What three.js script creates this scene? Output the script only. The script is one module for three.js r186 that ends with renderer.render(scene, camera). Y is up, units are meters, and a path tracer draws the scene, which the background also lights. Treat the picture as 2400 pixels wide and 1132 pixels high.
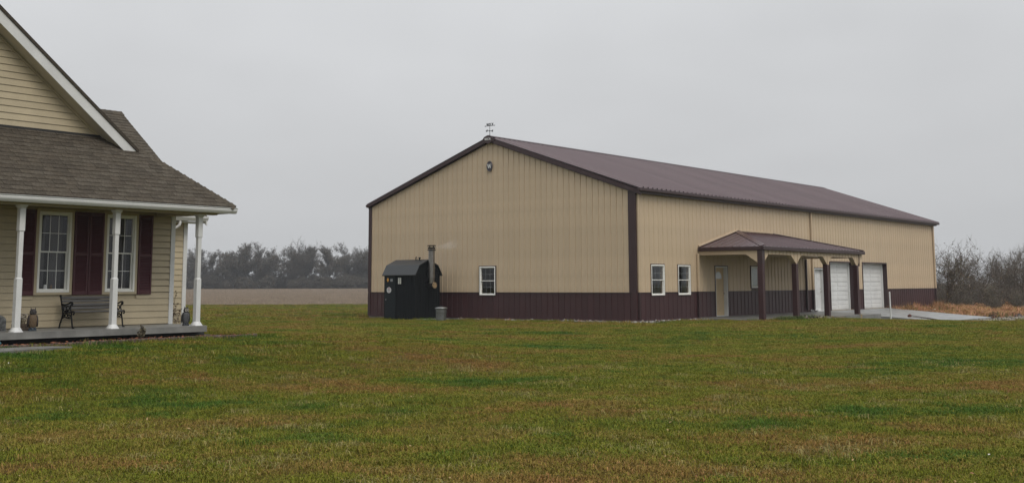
import * as THREE from 'three';
import { mergeGeometries } from 'three/addons/utils/BufferGeometryUtils.js';
import { RoundedBoxGeometry } from 'three/addons/geometries/RoundedBoxGeometry.js';
import { ConvexGeometry } from 'three/addons/geometries/ConvexGeometry.js';
import { TextGeometry } from 'three/addons/geometries/TextGeometry.js';
import { FontLoader } from 'three/addons/loaders/FontLoader.js';
import { ImprovedNoise } from 'three/addons/math/ImprovedNoise.js';

// ---------------------------------------------------------------- camera, sky, sun, exposure
const scene = new THREE.Scene();
const F = 2720.95, CY = 315.655, PITCH = 0.1281, ROLL = -0.0037;
const camera = new THREE.PerspectiveCamera(2 * Math.atan(800 / F) * 180 / Math.PI, 2400 / 1600, 0.3, 4000);
camera.setViewOffset(2400, 1600, 0, 800 - CY, 2400, 1132);
camera.position.set(0, 1.6, 0);
camera.rotation.order = 'YXZ';
camera.rotation.set(PITCH, 0, ROLL);
scene.add(camera);
const renderer = new THREE.WebGLRenderer();
renderer.toneMapping = THREE.LinearToneMapping;
renderer.toneMappingExposure = 1.06;
renderer.shadowMap.enabled = true;

const perlin = new ImprovedNoise();
const N3 = (x, y, z) => perlin.noise(x, y, z);
function fbm(x, y, o = 4, s = 0) { let a = 0, k = 1, f = 1; for (let i = 0; i < o; i++) { a += k * N3(x * f, y * f, s + i * 7.3); k *= 0.5; f *= 2.03; } return a; }
const sstep = (x, a, b) => { const t = Math.min(1, Math.max(0, (x - a) / (b - a))); return t * t * (3 - 2 * t); };
const lerp = (a, b, t) => a + (b - a) * t;

{ // overcast sky: brighter towards the zenith, faint uneven cloud base
  const W = 1024, H = 512, d = new Float32Array(W * H * 4);
  for (let j = 0; j < H; j++) {
    const el = ((j + 0.5) / H - 0.5) * Math.PI, y = Math.sin(el), c = Math.cos(el);
    for (let i = 0; i < W; i++) {
      const az = (i + 0.5) / W * 2 * Math.PI, X = Math.cos(az) * c, Z = Math.sin(az) * c;
      const s = Math.max(0, y), k = 1 / (s + 0.22);
      const cl = fbm(X * k * 1.6 + 3, Z * k * 1.6 - 5, 4, 2.5);
      let L = y > -0.02 ? 0.5 * (1 + 0.9 * s + 1.1 * s * s) * (1 + 0.085 * cl * Math.min(1, 0.35 + s * 2)) : 0.16;
      const o = (j * W + i) * 4, b = Math.min(1, s * 1.6);
      d[o] = L * lerp(0.985, 0.975, b); d[o + 1] = L; d[o + 2] = L * lerp(1.02, 1.035, b); d[o + 3] = 1;
    }
  }
  const t = new THREE.DataTexture(d, W, H, THREE.RGBAFormat, THREE.FloatType);
  t.mapping = THREE.EquirectangularReflectionMapping; t.magFilter = t.minFilter = THREE.LinearFilter; t.needsUpdate = true;
  scene.background = t; scene.environment = t;
}
const sun = new THREE.DirectionalLight(0xfff6ea, 1.3);
sun.position.set(38, 78, 60); sun.castShadow = true; sun.shadow.radius = 50;
Object.assign(sun.shadow.camera, { left: -80, right: 80, top: 80, bottom: -80, far: 300 });
scene.add(sun, sun.target);
scene.fog = new THREE.FogExp2(0xc2c6cb, 0.00036);

// ---------------------------------------------------------------- helpers
function rng(seed) { let s = seed | 0; return () => { s = (s + 0x6d2b79f5) | 0; let t = Math.imul(s ^ (s >>> 15), 1 | s); t = (t + Math.imul(t ^ (t >>> 7), 61 | t)) ^ t; return ((t ^ (t >>> 14)) >>> 0) / 4294967296; }; }
const V = (x, y, z) => new THREE.Vector3(x, y, z);
function boxUV(g) { // uv in metres from the dominant normal
  const p = g.attributes.position, n = g.attributes.normal, u = new Float32Array(p.count * 2);
  for (let i = 0; i < p.count; i++) {
    const ax = Math.abs(n.getX(i)), ay = Math.abs(n.getY(i)), az = Math.abs(n.getZ(i));
    if (ay > ax && ay > az) { u[2 * i] = p.getX(i); u[2 * i + 1] = p.getZ(i); } else if (ax > az) { u[2 * i] = p.getZ(i); u[2 * i + 1] = p.getY(i); } else { u[2 * i] = p.getX(i); u[2 * i + 1] = p.getY(i); }
  }
  g.setAttribute('uv', new THREE.BufferAttribute(u, 2));
  return g;
}
function fin(g) { // plain triangles with flat normals and metric uv
  let o = g.index ? g.toNonIndexed() : g;
  for (const k of Object.keys(o.attributes)) if (!['position', 'normal', 'uv', 'color'].includes(k)) o.deleteAttribute(k);
  if (!o.attributes.normal) o.computeVertexNormals();
  return boxUV(o);
}
const join = (list) => { const a = list.map((g) => (g.userData.done ? g : fin(g))); const r = a.length === 1 ? a[0] : mergeGeometries(a); r.userData.done = true; return r; };
const done = (g) => { const r = fin(g); r.userData.done = true; return r; };
function sp(x0, x1, y0, y1, z0, z1, r = 0) { // box by its extents
  const w = x1 - x0, h = y1 - y0, d = z1 - z0;
  const g = r ? new RoundedBoxGeometry(w, h, d, 1, Math.min(r, w / 2.1, h / 2.1, d / 2.1)) : new THREE.BoxGeometry(w, h, d);
  return done(g.translate((x0 + x1) / 2, (y0 + y1) / 2, (z0 + z1) / 2));
}
const cyl = (r0, r1, h, x, y, z, n = 20) => done(new THREE.CylinderGeometry(r1, r0, h, n).translate(x, y + h / 2, z));
const tube = (pts, r, n = 8, seg = 0) => done(new THREE.TubeGeometry(new THREE.CatmullRomCurve3(pts.map((p) => V(...p))), seg || pts.length * 4, r, n));
const ball = (rx, ry, rz, x, y, z, n = 16) => done(new THREE.SphereGeometry(1, n, Math.round(n * 0.7)).scale(rx, ry, rz).translate(x, y, z));
function flip(g) { const p = g.attributes.position, a = p.array; for (let i = 0; i < a.length; i += 9) for (let k = 0; k < 3; k++) { const t = a[i + 3 + k]; a[i + 3 + k] = a[i + 6 + k]; a[i + 6 + k] = t; } return g; }
function extr(pts, w0, w1, axis = 'z', holes = []) { // polygon pushed along an axis: z: (x,y), x: (z,y), y: (x,z)
  const s = new THREE.Shape(pts.map((p) => new THREE.Vector2(p[0], p[1])));
  for (const h of holes) s.holes.push(new THREE.Path(h.map((p) => new THREE.Vector2(p[0], p[1]))));
  const g = new THREE.ExtrudeGeometry(s, { depth: w1 - w0, bevelEnabled: false }), p = g.attributes.position;
  for (let i = 0; i < p.count; i++) { const a = p.getX(i), b = p.getY(i), w = p.getZ(i) + w0; if (axis === 'z') p.setXYZ(i, a, b, w); else if (axis === 'x') p.setXYZ(i, w, b, a); else p.setXYZ(i, a, w, b); }
  if (axis !== 'z') flip(g);
  g.deleteAttribute('normal'); g.computeVertexNormals();
  return done(g);
}
function quads(list, uvs) { // list of [a,b,c,d] corner arrays
  const v = []; for (const [a, b, c, d] of list) v.push(...a, ...b, ...c, ...a, ...c, ...d);
  const g = new THREE.BufferGeometry(); g.setAttribute('position', new THREE.Float32BufferAttribute(v, 3)); g.computeVertexNormals(); return done(g);
}
const rect = (x0, x1, y0, y1) => [[x0, y0], [x1, y0], [x1, y1], [x0, y1]];
function xf(g, { p = [0, 0, 0], r = [0, 0, 0], s = 1 } = {}) { const m = new THREE.Matrix4().compose(V(...p), new THREE.Quaternion().setFromEuler(new THREE.Euler(...r)), typeof s === 'number' ? V(s, s, s) : V(...s)); g = g.clone().applyMatrix4(m); g.userData.done = true; return g; }

const taken = new Map();
function numbered(n) { const b = n.replace(/_\d{3}$/, ''), k = taken.get(b) ?? 0; taken.set(b, k + 1); return k ? b + '_' + String(k).padStart(3, '0') : b; }
function mesh(name, geo, mat, parent) { const m = new THREE.Mesh(Array.isArray(geo) ? join(geo) : geo, mat); m.name = name; m.castShadow = m.receiveShadow = true; parent.add(m); return m; }
function tag(o, label, category, group) { o.userData.label = label; o.userData.category = category; if (group) o.userData.group = group; return o; }
function thing(name, label, category, pos = V(0, 0, 0), turn = 0, group) { const g = new THREE.Group(); g.name = numbered(name); g.position.copy(pos); g.rotation.y = turn; scene.add(g); return tag(g, label, category, group); }
function struct(name, geo, mat) { const m = mesh(numbered(name), geo, mat, scene); m.userData.kind = 'structure'; return m; }
function stuff(o, name, label) { o.name = numbered(name); o.userData.kind = 'stuff'; o.castShadow = o.receiveShadow = true; if (label) { o.userData.label = label; } scene.add(o); return o; }

// ---------------------------------------------------------------- materials
function tex(size, repeatMetres, fn, srgb = true, data = 4) {
  const d = new Uint8Array(size * size * 4);
  for (let j = 0; j < size; j++) for (let i = 0; i < size; i++) { const c = fn(i / size, j / size), o = (j * size + i) * 4; for (let k = 0; k < 3; k++) d[o + k] = Math.max(0, Math.min(255, (typeof c === 'number' ? c : c[k]) * 255)); d[o + 3] = 255; }
  const t = new THREE.DataTexture(d, size, size); t.wrapS = t.wrapT = THREE.MirroredRepeatWrapping; t.magFilter = THREE.LinearFilter; t.minFilter = THREE.LinearFilter;
  if (srgb) t.colorSpace = THREE.SRGBColorSpace;
  t.repeat.set(1 / repeatMetres, 1 / repeatMetres); t.needsUpdate = true; return t;
}
const r0 = rng(11);
const mottle = (amp, fine, f = 6, seed = 0) => (u, v) => 0.88 + amp * fbm(u * f, v * f, 5, seed) + fine * (r0() - 0.5);
const T = {
  metal: tex(256, 3.1, mottle(0.035, 0.03, 5, 1)), siding: tex(256, 2.3, mottle(0.03, 0.05, 6, 2)), concrete: tex(512, 3.7, mottle(0.16, 0.08, 9, 3)), shingle: tex(256, 0.8, mottle(0.2, 0.5, 14, 4)),
  wood: tex(256, 0.9, (u, v) => 0.82 + 0.22 * fbm(u * 3, v * 60, 4, 5) + 0.08 * (r0() - 0.5)), galv: tex(256, 0.7, (u, v) => { const a = Math.floor(u * 18 + 2 * N3(u * 9, v * 9, 1)), b = Math.floor(v * 18 + 2 * N3(u * 9, v * 9, 5)); return 0.78 + 0.16 * N3(a * 1.7, b * 1.3, 3.1); }),
  stone: tex(256, 0.9, mottle(0.4, 0.15, 10, 6)), grain: tex(512, 2.6, (u, v) => 0.82 + 0.35 * fbm(u * 40, v * 40, 4, 7) + 0.3 * (r0() - 0.5)),
};
const wetMap = tex(512, 2.9, (u, v) => [0, 0.72 + 0.3 * fbm(u * 6, v * 6, 4, 9), 0], false);
function M(r, g, b, rough = 0.7, o = {}) { const m = new THREE.MeshStandardMaterial({ color: new THREE.Color().setRGB(r, g, b), roughness: rough, side: THREE.DoubleSide }); Object.assign(m, o); return m; }
const P = (r, g, b, rough, spec, o = {}) => Object.assign(new THREE.MeshPhysicalMaterial({ color: new THREE.Color().setRGB(r, g, b), roughness: rough, specularIntensity: spec, side: THREE.DoubleSide }), o);
const m = {
  tan: M(0.645, 0.505, 0.342, 0.5, { map: T.metal }), tan2: M(0.632, 0.495, 0.335, 0.5, { map: T.metal }), tan3: M(0.655, 0.513, 0.348, 0.5, { map: T.metal }),
  maroon: M(0.058, 0.019, 0.021, 0.45, { map: T.metal }), maroon2: M(0.053, 0.0175, 0.0195, 0.45, { map: T.metal }), maroon3: M(0.063, 0.021, 0.0235, 0.45, { map: T.metal }),
  brown: M(0.043, 0.017, 0.0185, 0.42, { map: T.metal }), roof: M(0.088, 0.046, 0.05, 0.38, { map: T.metal }), roof2: M(0.082, 0.042, 0.046, 0.4, { map: T.metal }), roof3: M(0.094, 0.05, 0.054, 0.36, { map: T.metal }),
  white: M(0.8, 0.81, 0.8, 0.5, { map: T.siding }), vinyl: M(0.78, 0.78, 0.74, 0.45), doorWhite: M(0.82, 0.83, 0.82, 0.45, { map: T.metal }), doorTan: M(0.66, 0.5, 0.29, 0.5, { map: T.siding }),
  siding: M(0.56, 0.475, 0.32, 0.6, { map: T.siding }), siding2: M(0.545, 0.462, 0.312, 0.6, { map: T.siding }), siding3: M(0.575, 0.488, 0.33, 0.6, { map: T.siding }), soffit: M(0.5, 0.46, 0.37, 0.7), grille: M(0.16, 0.168, 0.168, 0.6),
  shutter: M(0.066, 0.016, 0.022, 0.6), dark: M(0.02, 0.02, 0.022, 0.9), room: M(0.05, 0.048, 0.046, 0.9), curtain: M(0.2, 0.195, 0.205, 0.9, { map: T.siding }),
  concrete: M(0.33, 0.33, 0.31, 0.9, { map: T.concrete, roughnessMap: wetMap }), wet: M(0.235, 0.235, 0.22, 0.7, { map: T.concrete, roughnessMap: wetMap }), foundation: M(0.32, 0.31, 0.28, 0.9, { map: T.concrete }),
  iron: P(0.008, 0.0085, 0.009, 0.65, 0.35), oldWood: M(0.135, 0.13, 0.128, 0.75, { map: T.wood }), rawWood: M(0.42, 0.32, 0.17, 0.8, { map: T.wood }), postWood: M(0.11, 0.075, 0.05, 0.8, { map: T.wood }),
  black: P(0.007, 0.0085, 0.0095, 0.75, 0.25), blackRoof: M(0.02, 0.023, 0.025, 0.45, { map: T.metal }), steel: M(0.45, 0.43, 0.41, 0.3, { metalness: 0.9, map: T.galv }), galv: M(0.36, 0.37, 0.37, 0.42, { metalness: 0.75, map: T.galv }),
  brass: M(0.45, 0.33, 0.2, 0.5, { metalness: 0.4, map: T.stone }), brick: M(0.13, 0.085, 0.065, 0.9, { map: T.stone }), brick2: M(0.115, 0.085, 0.068, 0.9, { map: T.stone }), brick3: M(0.16, 0.115, 0.09, 0.9, { map: T.stone }),
  grey: M(0.16, 0.165, 0.165, 0.85, { map: T.stone }), gasket: M(0.02, 0.02, 0.02, 0.8),
};
const glass = new THREE.MeshPhysicalMaterial({ color: 0xffffff, roughness: 0.03, transmission: 1, thickness: 0, ior: 1.5, side: THREE.DoubleSide });
const shingleMats = [[0.096, 0.082, 0.063], [0.087, 0.073, 0.056], [0.107, 0.092, 0.072], [0.079, 0.067, 0.052], [0.1, 0.084, 0.064]].map((c) => P(...c, 1, 0.3, { map: T.shingle }));

// ---------------------------------------------------------------- where the two buildings stand
const BO = V(4.8226, 0.186, -45.514), BT = Math.PI / 2 - 0.6633, HO = V(-7.619, 0.751, -26.178), HT = Math.PI / 2 - 0.66;
const frameOf = (O, t) => { const q = new THREE.Quaternion().setFromAxisAngle(V(0, 1, 0), t), i = q.clone().invert(); return { to: (x, y, z) => V(x, y, z).applyQuaternion(q).add(O), from: (x, z) => V(x - O.x, 0, z - O.z).applyQuaternion(i) }; };
const BF = frameOf(BO, BT), HF = frameOf(HO, HT);
function height(x, z) {
  const b = BF.from(x, z), h = HF.from(x, z);
  let g = 0.1 * sstep(-z, 5, 40) - 0.42 * sstep(b.x, 7, 19) * sstep(-z, 25, 45);
  const dx = Math.max(-12 - h.x, 0, h.x - 1.2), dz = Math.max(-12 - h.z, 0, h.z - 2.3), d = Math.hypot(dx, dz);
  g += 0.44 * (1 - sstep(d, 0, 7));
  g += Math.max(0, -z - 60) * 0.0033 * (1 - sstep(x, -5, 25));
  g += 0.025 * N3(x * 0.35, 0.5, z * 0.35) * sstep(-z, 4, 12);
  return g;
}
// how the lawn's colour is mixed: 0 dry brown .. 1 lush green
const lush = [[3.3, -28.2, 3.6, 1.0, 0.2], [0.9, -28.6, 1.6, 0.7, 0.1], [7.5, -27, 2.2, 0.9, 0.3], [4.8, -14.9, 1.9, 0.8, 0.1], [2.4, -13.3, 1.0, 0.42, 0.3], [6.3, -14.6, 1.2, 0.5, 0], [9, -22.8, 2.3, 1.1, 0.2], [-4, -32, 3, 1.6, 0], [-1, -19.2, 1.5, 0.5, 0], [-7.6, -21.9, 2.6, 0.9, -0.86], [-5.2, -24.3, 2.4, 1.1, -0.86], [-8.7, -19.6, 2.2, 1.4, -0.8], [2.2, -36, 4, 1, 0.1], [-2.2, -13.2, 0.9, 0.35, 0.2], [-2.6, -10.6, 0.5, 0.3, 0], [4, -10.9, 0.8, 0.4, 0.2]];
const dryAt = [[-0.8, -22, 2.2, 0.9], [-3.2, -14.2, 1.1, 0.5], [0.5, -14.6, 1.3, 0.55], [4.2, -10.6, 1.6, 0.5], [3.0, -12.1, 1.1, 0.45], [2.4, -17.6, 2.2, 0.9], [6.4, -18.6, 2.4, 1.1], [-2.2, -11, 1.3, 0.5], [0.4, -10.6, 1.0, 0.35], [-5, -27.5, 2.2, 1], [-4.4, -12.3, 0.9, 0.4], [2.2, -10.2, 0.9, 0.3], [8.5, -29, 3, 1.2], [-6, -17.6, 1.6, 0.6]];
function lawnMix(x, z) {
  let a = 0.42 + 0.44 * fbm(x * 0.28 + 9, z * 0.4, 3, 3.3) + 0.5 * fbm(x * 1.3, z * 1.5, 3, 8.1) + 0.42 * N3(x * 5, 2, z * 5);
  for (const [cx, cz, rx, rz, t] of lush) { const c = Math.cos(t), s = Math.sin(t), u = (x - cx) * c - (z - cz) * s, v = (x - cx) * s + (z - cz) * c, r = Math.hypot(u / rx, v / rz); if (r < 1.6) a += 0.4 * (1 - sstep(r + 0.5 * N3(x * 1.6, 4, z * 1.6), 0.1, 1.55)); }
  for (const [cx, cz, rx, rz] of dryAt) { const r = Math.hypot((x - cx) / rx, (z - cz) / rz); if (r < 1.7) a -= 0.23 * (1 - sstep(r + 0.6 * N3(x * 1.9, 7, z * 2.1), 0.1, 1.6)); }
  return Math.max(0, Math.min(1.15, a));
}
function lawnColour(x, z, out) {
  const a = lawnMix(x, z), r = 0.5 + 0.9 * fbm(x * 0.6 + 40, z * 0.8, 3, 12.7);
  const dry = [lerp(0.185, 0.195, r), lerp(0.142, 0.116, r), 0.03], mid = [0.13, 0.141, 0.0125], wet = [0.047, 0.102, 0.0105];
  for (let k = 0; k < 3; k++) out[k] = a < 0.45 ? lerp(dry[k], mid[k], sstep(a, 0.05, 0.45)) : lerp(mid[k], wet[k], sstep(a, 0.5, 1.0));
  return out;
}
const dryZone = (x, z) => { const b = BF.from(x, z); return sstep(b.x, 25, 27.5) * sstep(b.z, -9, -1) * (1 - sstep(b.z - (b.x - 26) * 0.02, 6.1, 6.9)) + sstep(b.x, 36, 40) * (1 - sstep(b.z, -6, 0)); };
// ---------------------------------------------------------------- ground
{
  const seq = (a, b, s) => { const r = []; for (let v = a; v < b - 1e-6; v += s) r.push(v); return r; };
  const xs = [-1800, -900, -500, -300, -200, -140, -100, -70, -50, -40, ...seq(-32, 44, 0.6), 44, 50, 60, 75, 100, 140, 200, 320, 600, 1000, 1800], zs = [60, 30, 12, 4, -2, ...seq(-6, 0, 9), ...seq(6, 74, 0.6).map((v) => -v), -74, -80, -90, -100, -110, -125, -150, -180, -220, -260, -300, -340, -400, -500, -700, -1000, -1600, -2400].filter((v, i, a) => i === 0 || v < a[i - 1]);
  const p = [], c = [], uv = [], ix = [], col = [0, 0, 0];
  for (const z of zs) for (const x of xs) {
    p.push(x, height(x, z), z); uv.push(x, z); lawnColour(x, z, col); const dz = Math.min(1, dryZone(x, z));
    c.push(lerp(col[0] * 0.75, 0.3, dz), lerp(col[1] * 0.72, 0.195, dz), lerp(col[2] * 0.8, 0.095, dz));
  }
  for (let j = 0; j < zs.length - 1; j++) for (let i = 0; i < xs.length - 1; i++) { const a = j * xs.length + i, b = a + xs.length; ix.push(a, a + 1, b, b, a + 1, b + 1); }
  const g = new THREE.BufferGeometry();
  g.setAttribute('position', new THREE.Float32BufferAttribute(p, 3)); g.setAttribute('color', new THREE.Float32BufferAttribute(c, 3)); g.setAttribute('uv', new THREE.Float32BufferAttribute(uv, 2)); g.setIndex(ix); g.computeVertexNormals();
  struct('lawn', g, P(1, 1, 1, 1, 0.1, { vertexColors: true, map: T.grain, bumpMap: T.grain, bumpScale: 0.02 }));
}
function sheet(poly, y, n = 8) { // terrain-following patch: a quad in world xz with n x n cells
  const [A, B, C, D] = poly, p = [], uv = [], ix = [];
  for (let j = 0; j <= n; j++) for (let i = 0; i <= n; i++) { const u = i / n, v = j / n, x = lerp(lerp(A[0], B[0], u), lerp(D[0], C[0], u), v), z = lerp(lerp(A[1], B[1], u), lerp(D[1], C[1], u), v); p.push(x, height(x, z) + y, z); uv.push(x, z); }
  for (let j = 0; j < n; j++) for (let i = 0; i < n; i++) { const a = j * (n + 1) + i, b = a + n + 1; ix.push(a, a + 1, b, b, a + 1, b + 1); }
  const g = new THREE.BufferGeometry(); g.setAttribute('position', new THREE.Float32BufferAttribute(p, 3)); g.setAttribute('uv', new THREE.Float32BufferAttribute(uv, 2)); g.setIndex(ix); g.computeVertexNormals(); g.userData.done = true; return g;
}
{ // harvested field beyond the lawn, rows running across
  const t = tex(512, 24, (u, v) => { const k = 0.8 + 0.16 * Math.sin(v * 2 * Math.PI * 8 + 0.5 * fbm(u * 6, v * 6, 2, 4)) + 0.28 * fbm(u * 4, v * 26, 4, 6) + 0.2 * (r0() - 0.5); return [k, k * 0.98, k * 0.96]; });
  const g = sheet([[-420, -104.5], [60, -105.5], [60, -303], [-420, -303]], 0.035, 40);
  struct('stubble_field', g, P(0.265, 0.22, 0.18, 1, 0.1, { map: t }));
  // short stubble stalks at its near edge
  const r = rng(5), st = [];
  for (let k = 0; k < 7; k++) { const a = r() * 6.28, x = (r() - 0.5) * 0.8, z = (r() - 0.5) * 0.3, h = 0.1 + 0.12 * r(); st.push(done(new THREE.ConeGeometry(0.02, h, 3).rotateZ((r() - 0.5) * 0.8).rotateY(a).translate(x, h / 2, z))); }
  const im = new THREE.InstancedMesh(join(st), P(0.28, 0.235, 0.19, 1, 0.1), 22000), o = new THREE.Object3D(), c = new THREE.Color();
  for (let i = 0; i < 22000; i++) { const z = -105 - Math.floor(r() * 252) * 0.76 - r() * 0.1, x = lerp(-0.36, -0.08, r()) * -z; o.position.set(x, height(x, z) + 0.06, z); o.rotation.y = (r() - 0.5) * 0.6; o.scale.setScalar(0.7 + r() * 0.7); o.updateMatrix(); im.setMatrixAt(i, o.matrix); const k = 0.7 + 0.5 * r(); im.setColorAt(i, c.setRGB(k, k * 0.97, k * 0.92)); }
  stuff(im, 'crop_stubble', 'pale cut stalks left standing in rows in the harvested field');
}
function bladeClump(seed, n, rad, hMin, hMax, w, lean, straw = 0.18) {
  const r = rng(seed), p = [], c = [];
  for (let i = 0; i < n; i++) {
    const a = r() * 6.283, q = rad * Math.sqrt(r()), x = Math.cos(a) * q, z = Math.sin(a) * q, h = lerp(hMin, hMax, r()), b = r() * 6.283, l = lean * (0.3 + r()) * h, dx = Math.cos(b), dz = Math.sin(b), sx = -dz * w * 0.5, sz = dx * w * 0.5;
    const A = [x - sx, 0, z - sz], B = [x + sx, 0, z + sz], C = [x + sx * 0.8 + dx * l * 0.35, h * 0.6, z + sz * 0.8 + dz * l * 0.35], D = [x - sx * 0.8 + dx * l * 0.35, h * 0.6, z - sz * 0.8 + dz * l * 0.35], E = [x + dx * l, h * (1 - 0.25 * lean), z + dz * l];
    p.push(...A, ...B, ...C, ...A, ...C, ...D, ...D, ...C, ...E);
    const k = 0.72 + 0.6 * r(), s = r() < straw; const col = s ? [1.7 * k, 1.38 * k, 2.4 * k] : [k, k * (0.95 + 0.12 * r()), k * 0.95];
    for (let j = 0; j < 9; j++) c.push(...col);
  }
  const g = new THREE.BufferGeometry(); g.setAttribute('position', new THREE.Float32BufferAttribute(p, 3)); g.setAttribute('color', new THREE.Float32BufferAttribute(c, 3)); g.computeVertexNormals(); return fin(g);
}
const blocked = (x, z) => { // where no grass grows: buildings, slabs, gravel
  const b = BF.from(x, z), h = HF.from(x, z);
  if (b.x > -0.1 && b.x < 35.6 && b.z > -14.8 && b.z < 0.1) return true;
  if (b.x > -0.55 && b.x < 0.3 && b.z > -9.6 && b.z < 0.5) return true;
  if (b.x > -0.5 && b.x < 4.9 && b.z > 0 && b.z < 0.8) return true;
  if (b.x > 4.7 && b.x < 17.7 && b.z > 0 && b.z < 3.12) return true;
  if (b.x > 17.5 && b.x < 25.5 && b.z > 0 && b.z < 6.1) return true;
  if (b.x > -2.1 && b.x < -0.4 && b.z > -11.7 && b.z < -9.3) return true;
  if (b.x > 17 && b.z > 5.9 && b.z < 7.6 + 0.02 * (b.x - 17)) return true;
  if (h.x < 0.9 && h.x > -12 && h.z > -11 && h.z < 2.12) return true;
  if (h.x < 2 && h.x > -12 && h.z < -1.4 && h.z > -12) return true;
  return false;
};
{ // mown grass, drawn blade by blade where blades can be seen
  const mat = P(1, 1, 1, 0.85, 0.3, { vertexColors: true });
  const kinds = [0, 1, 2, 3].map((i) => bladeClump(31 + i, 72, 0.17, 0.018, 0.055, 0.0055, 1.1, [0.1, 0.2, 0.3, 0.12][i]));
  const r = rng(77), spots = [[], [], [], [], []], cs = [[], [], [], [], []], o = new THREE.Object3D(), col = [0, 0, 0];
  kinds.push(bladeClump(44, 15, 0.16, 0.03, 0.1, 0.006, 1.5, 0));
  const put = (x, z, s) => { const d0near = z > -24; if (blocked(x, z) || dryZone(x, z) > 0.4) return; const tuft = d0near && r() < 0.32 * sstep(fbm(x * 0.8 + 5, z * 0.8, 3, 31), 0.02, 0.5), k = tuft ? 4 : Math.floor(r() * 4); o.position.set(x, height(x, z) - 0.004, z); o.rotation.set(0, r() * 6.283, 0); const a = lawnMix(x, z), edge = blocked(x + 0.28, z) || blocked(x - 0.28, z) || blocked(x, z - 0.28) || blocked(x, z + 0.28), hh = s * (edge ? 1.3 + 1.2 * r() : 1) * (0.75 + 0.35 * r() + 0.35 * Math.max(0, a - 0.5)); o.scale.set(s, hh, s); o.updateMatrix(); spots[k].push(o.matrix.clone()); if (tuft) { col[0] = 0.23; col[1] = 0.2; col[2] = 0.08; } else lawnColour(x + (r() - 0.5) * 0.5, z + (r() - 0.5) * 0.5, col); const t = 0.85 + 0.3 * r(); cs[k].push([col[0] * t, col[1] * t, col[2] * t]); };
  for (const [d0, d1, n, s] of [[8.4, 13, 66, 1], [13, 20, 52, 1.0], [20, 32, 32, 1.15], [32, 50, 14, 1.5], [50, 107, 2.2, 2.3]]) {
    const area = 0.47 * (d1 * d1 - d0 * d0), cnt = Math.floor(area * n);
    for (let i = 0; i < cnt; i++) { const d = Math.sqrt(lerp(d0 * d0, d1 * d1, r())), x = d * (r() - 0.5) * 0.94; put(x, -d, s); }
  }
  const c = new THREE.Color(), base = new THREE.Group(); base.name = 'grass'; base.userData.kind = 'stuff'; base.userData.label = 'mown lawn grass, green with dry brown patches'; scene.add(base);
  kinds.forEach((g, k) => { const im = new THREE.InstancedMesh(g, mat, spots[k].length); spots[k].forEach((q, i) => { im.setMatrixAt(i, q); im.setColorAt(i, c.setRGB(...cs[k][i])); }); im.name = 'grass_blades'; im.userData.kind = 'stuff'; im.castShadow = im.receiveShadow = true; base.add(im); });
  // long dry grass right of the barn
  const dk = bladeClump(91, 46, 0.3, 0.1, 0.4, 0.012, 1.0, 0.4), list = [];
  for (let i = 0; i < 26000; i++) { const v = 25 + r() * 62, u = -22 + r() * 32, w = BF.to(v, 0, u), d = dryZone(w.x, w.z); if (r() > d || blocked(w.x, w.z)) continue; if (w.x / -w.z > 0.47) continue; const n = fbm(w.x * 0.35, w.z * 0.35, 3, 21); o.position.set(w.x, height(w.x, w.z) - 0.01, w.z); o.rotation.set(0, r() * 6.283, 0); const bz = BF.from(w.x, w.z), s = (0.8 + 0.6 * r() + 1.1 * Math.max(0, n)) * (bz.x < 36.5 && bz.z < 1.3 ? 1.7 : 1); o.scale.set(1.2, s, 1.2); o.updateMatrix(); const k = 0.7 + 0.5 * r(), gr = r() < 0.07 ? 1 : 0; list.push([o.matrix.clone(), [lerp(0.34, 0.1, gr) * k, lerp(0.21, 0.13, gr) * k, lerp(0.085, 0.03, gr) * k]]); }
  const im = new THREE.InstancedMesh(dk, mat, list.length); list.forEach(([q, k], i) => { im.setMatrixAt(i, q); im.setColorAt(i, c.setRGB(...k)); });
  stuff(im, 'dry_grass', 'long russet dry grass growing beside the far end of the barn');
}
function rocks(n, seed, place, size, colours, name, label) {
  const r = rng(seed), pts = []; for (let i = 0; i < 12; i++) { const a = V(r() - 0.5, r() - 0.5, r() - 0.5).normalize(); pts.push(a.multiply(V(1, 0.6, 0.8))); }
  const g = fin(new ConvexGeometry(pts)), im = new THREE.InstancedMesh(g, M(1, 1, 1, 0.9, { map: T.stone }), n), o = new THREE.Object3D(), c = new THREE.Color();
  for (let i = 0; i < n; i++) { const w = place(r), s = size[0] + (size[1] - size[0]) * Math.pow(r(), 3); o.position.set(w.x, height(w.x, w.z) + s * 0.25 + (w.lift || 0), w.z); o.rotation.set(r() * 6, r() * 6, r() * 6); o.scale.set(s * (0.8 + r()), s, s); o.updateMatrix(); im.setMatrixAt(i, o.matrix); const k = colours[Math.floor(r() * colours.length)], t = 0.75 + 0.5 * r(); im.setColorAt(i, c.setRGB(k[0] * t, k[1] * t, k[2] * t)); }
  return stuff(im, name, label);
}
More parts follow.
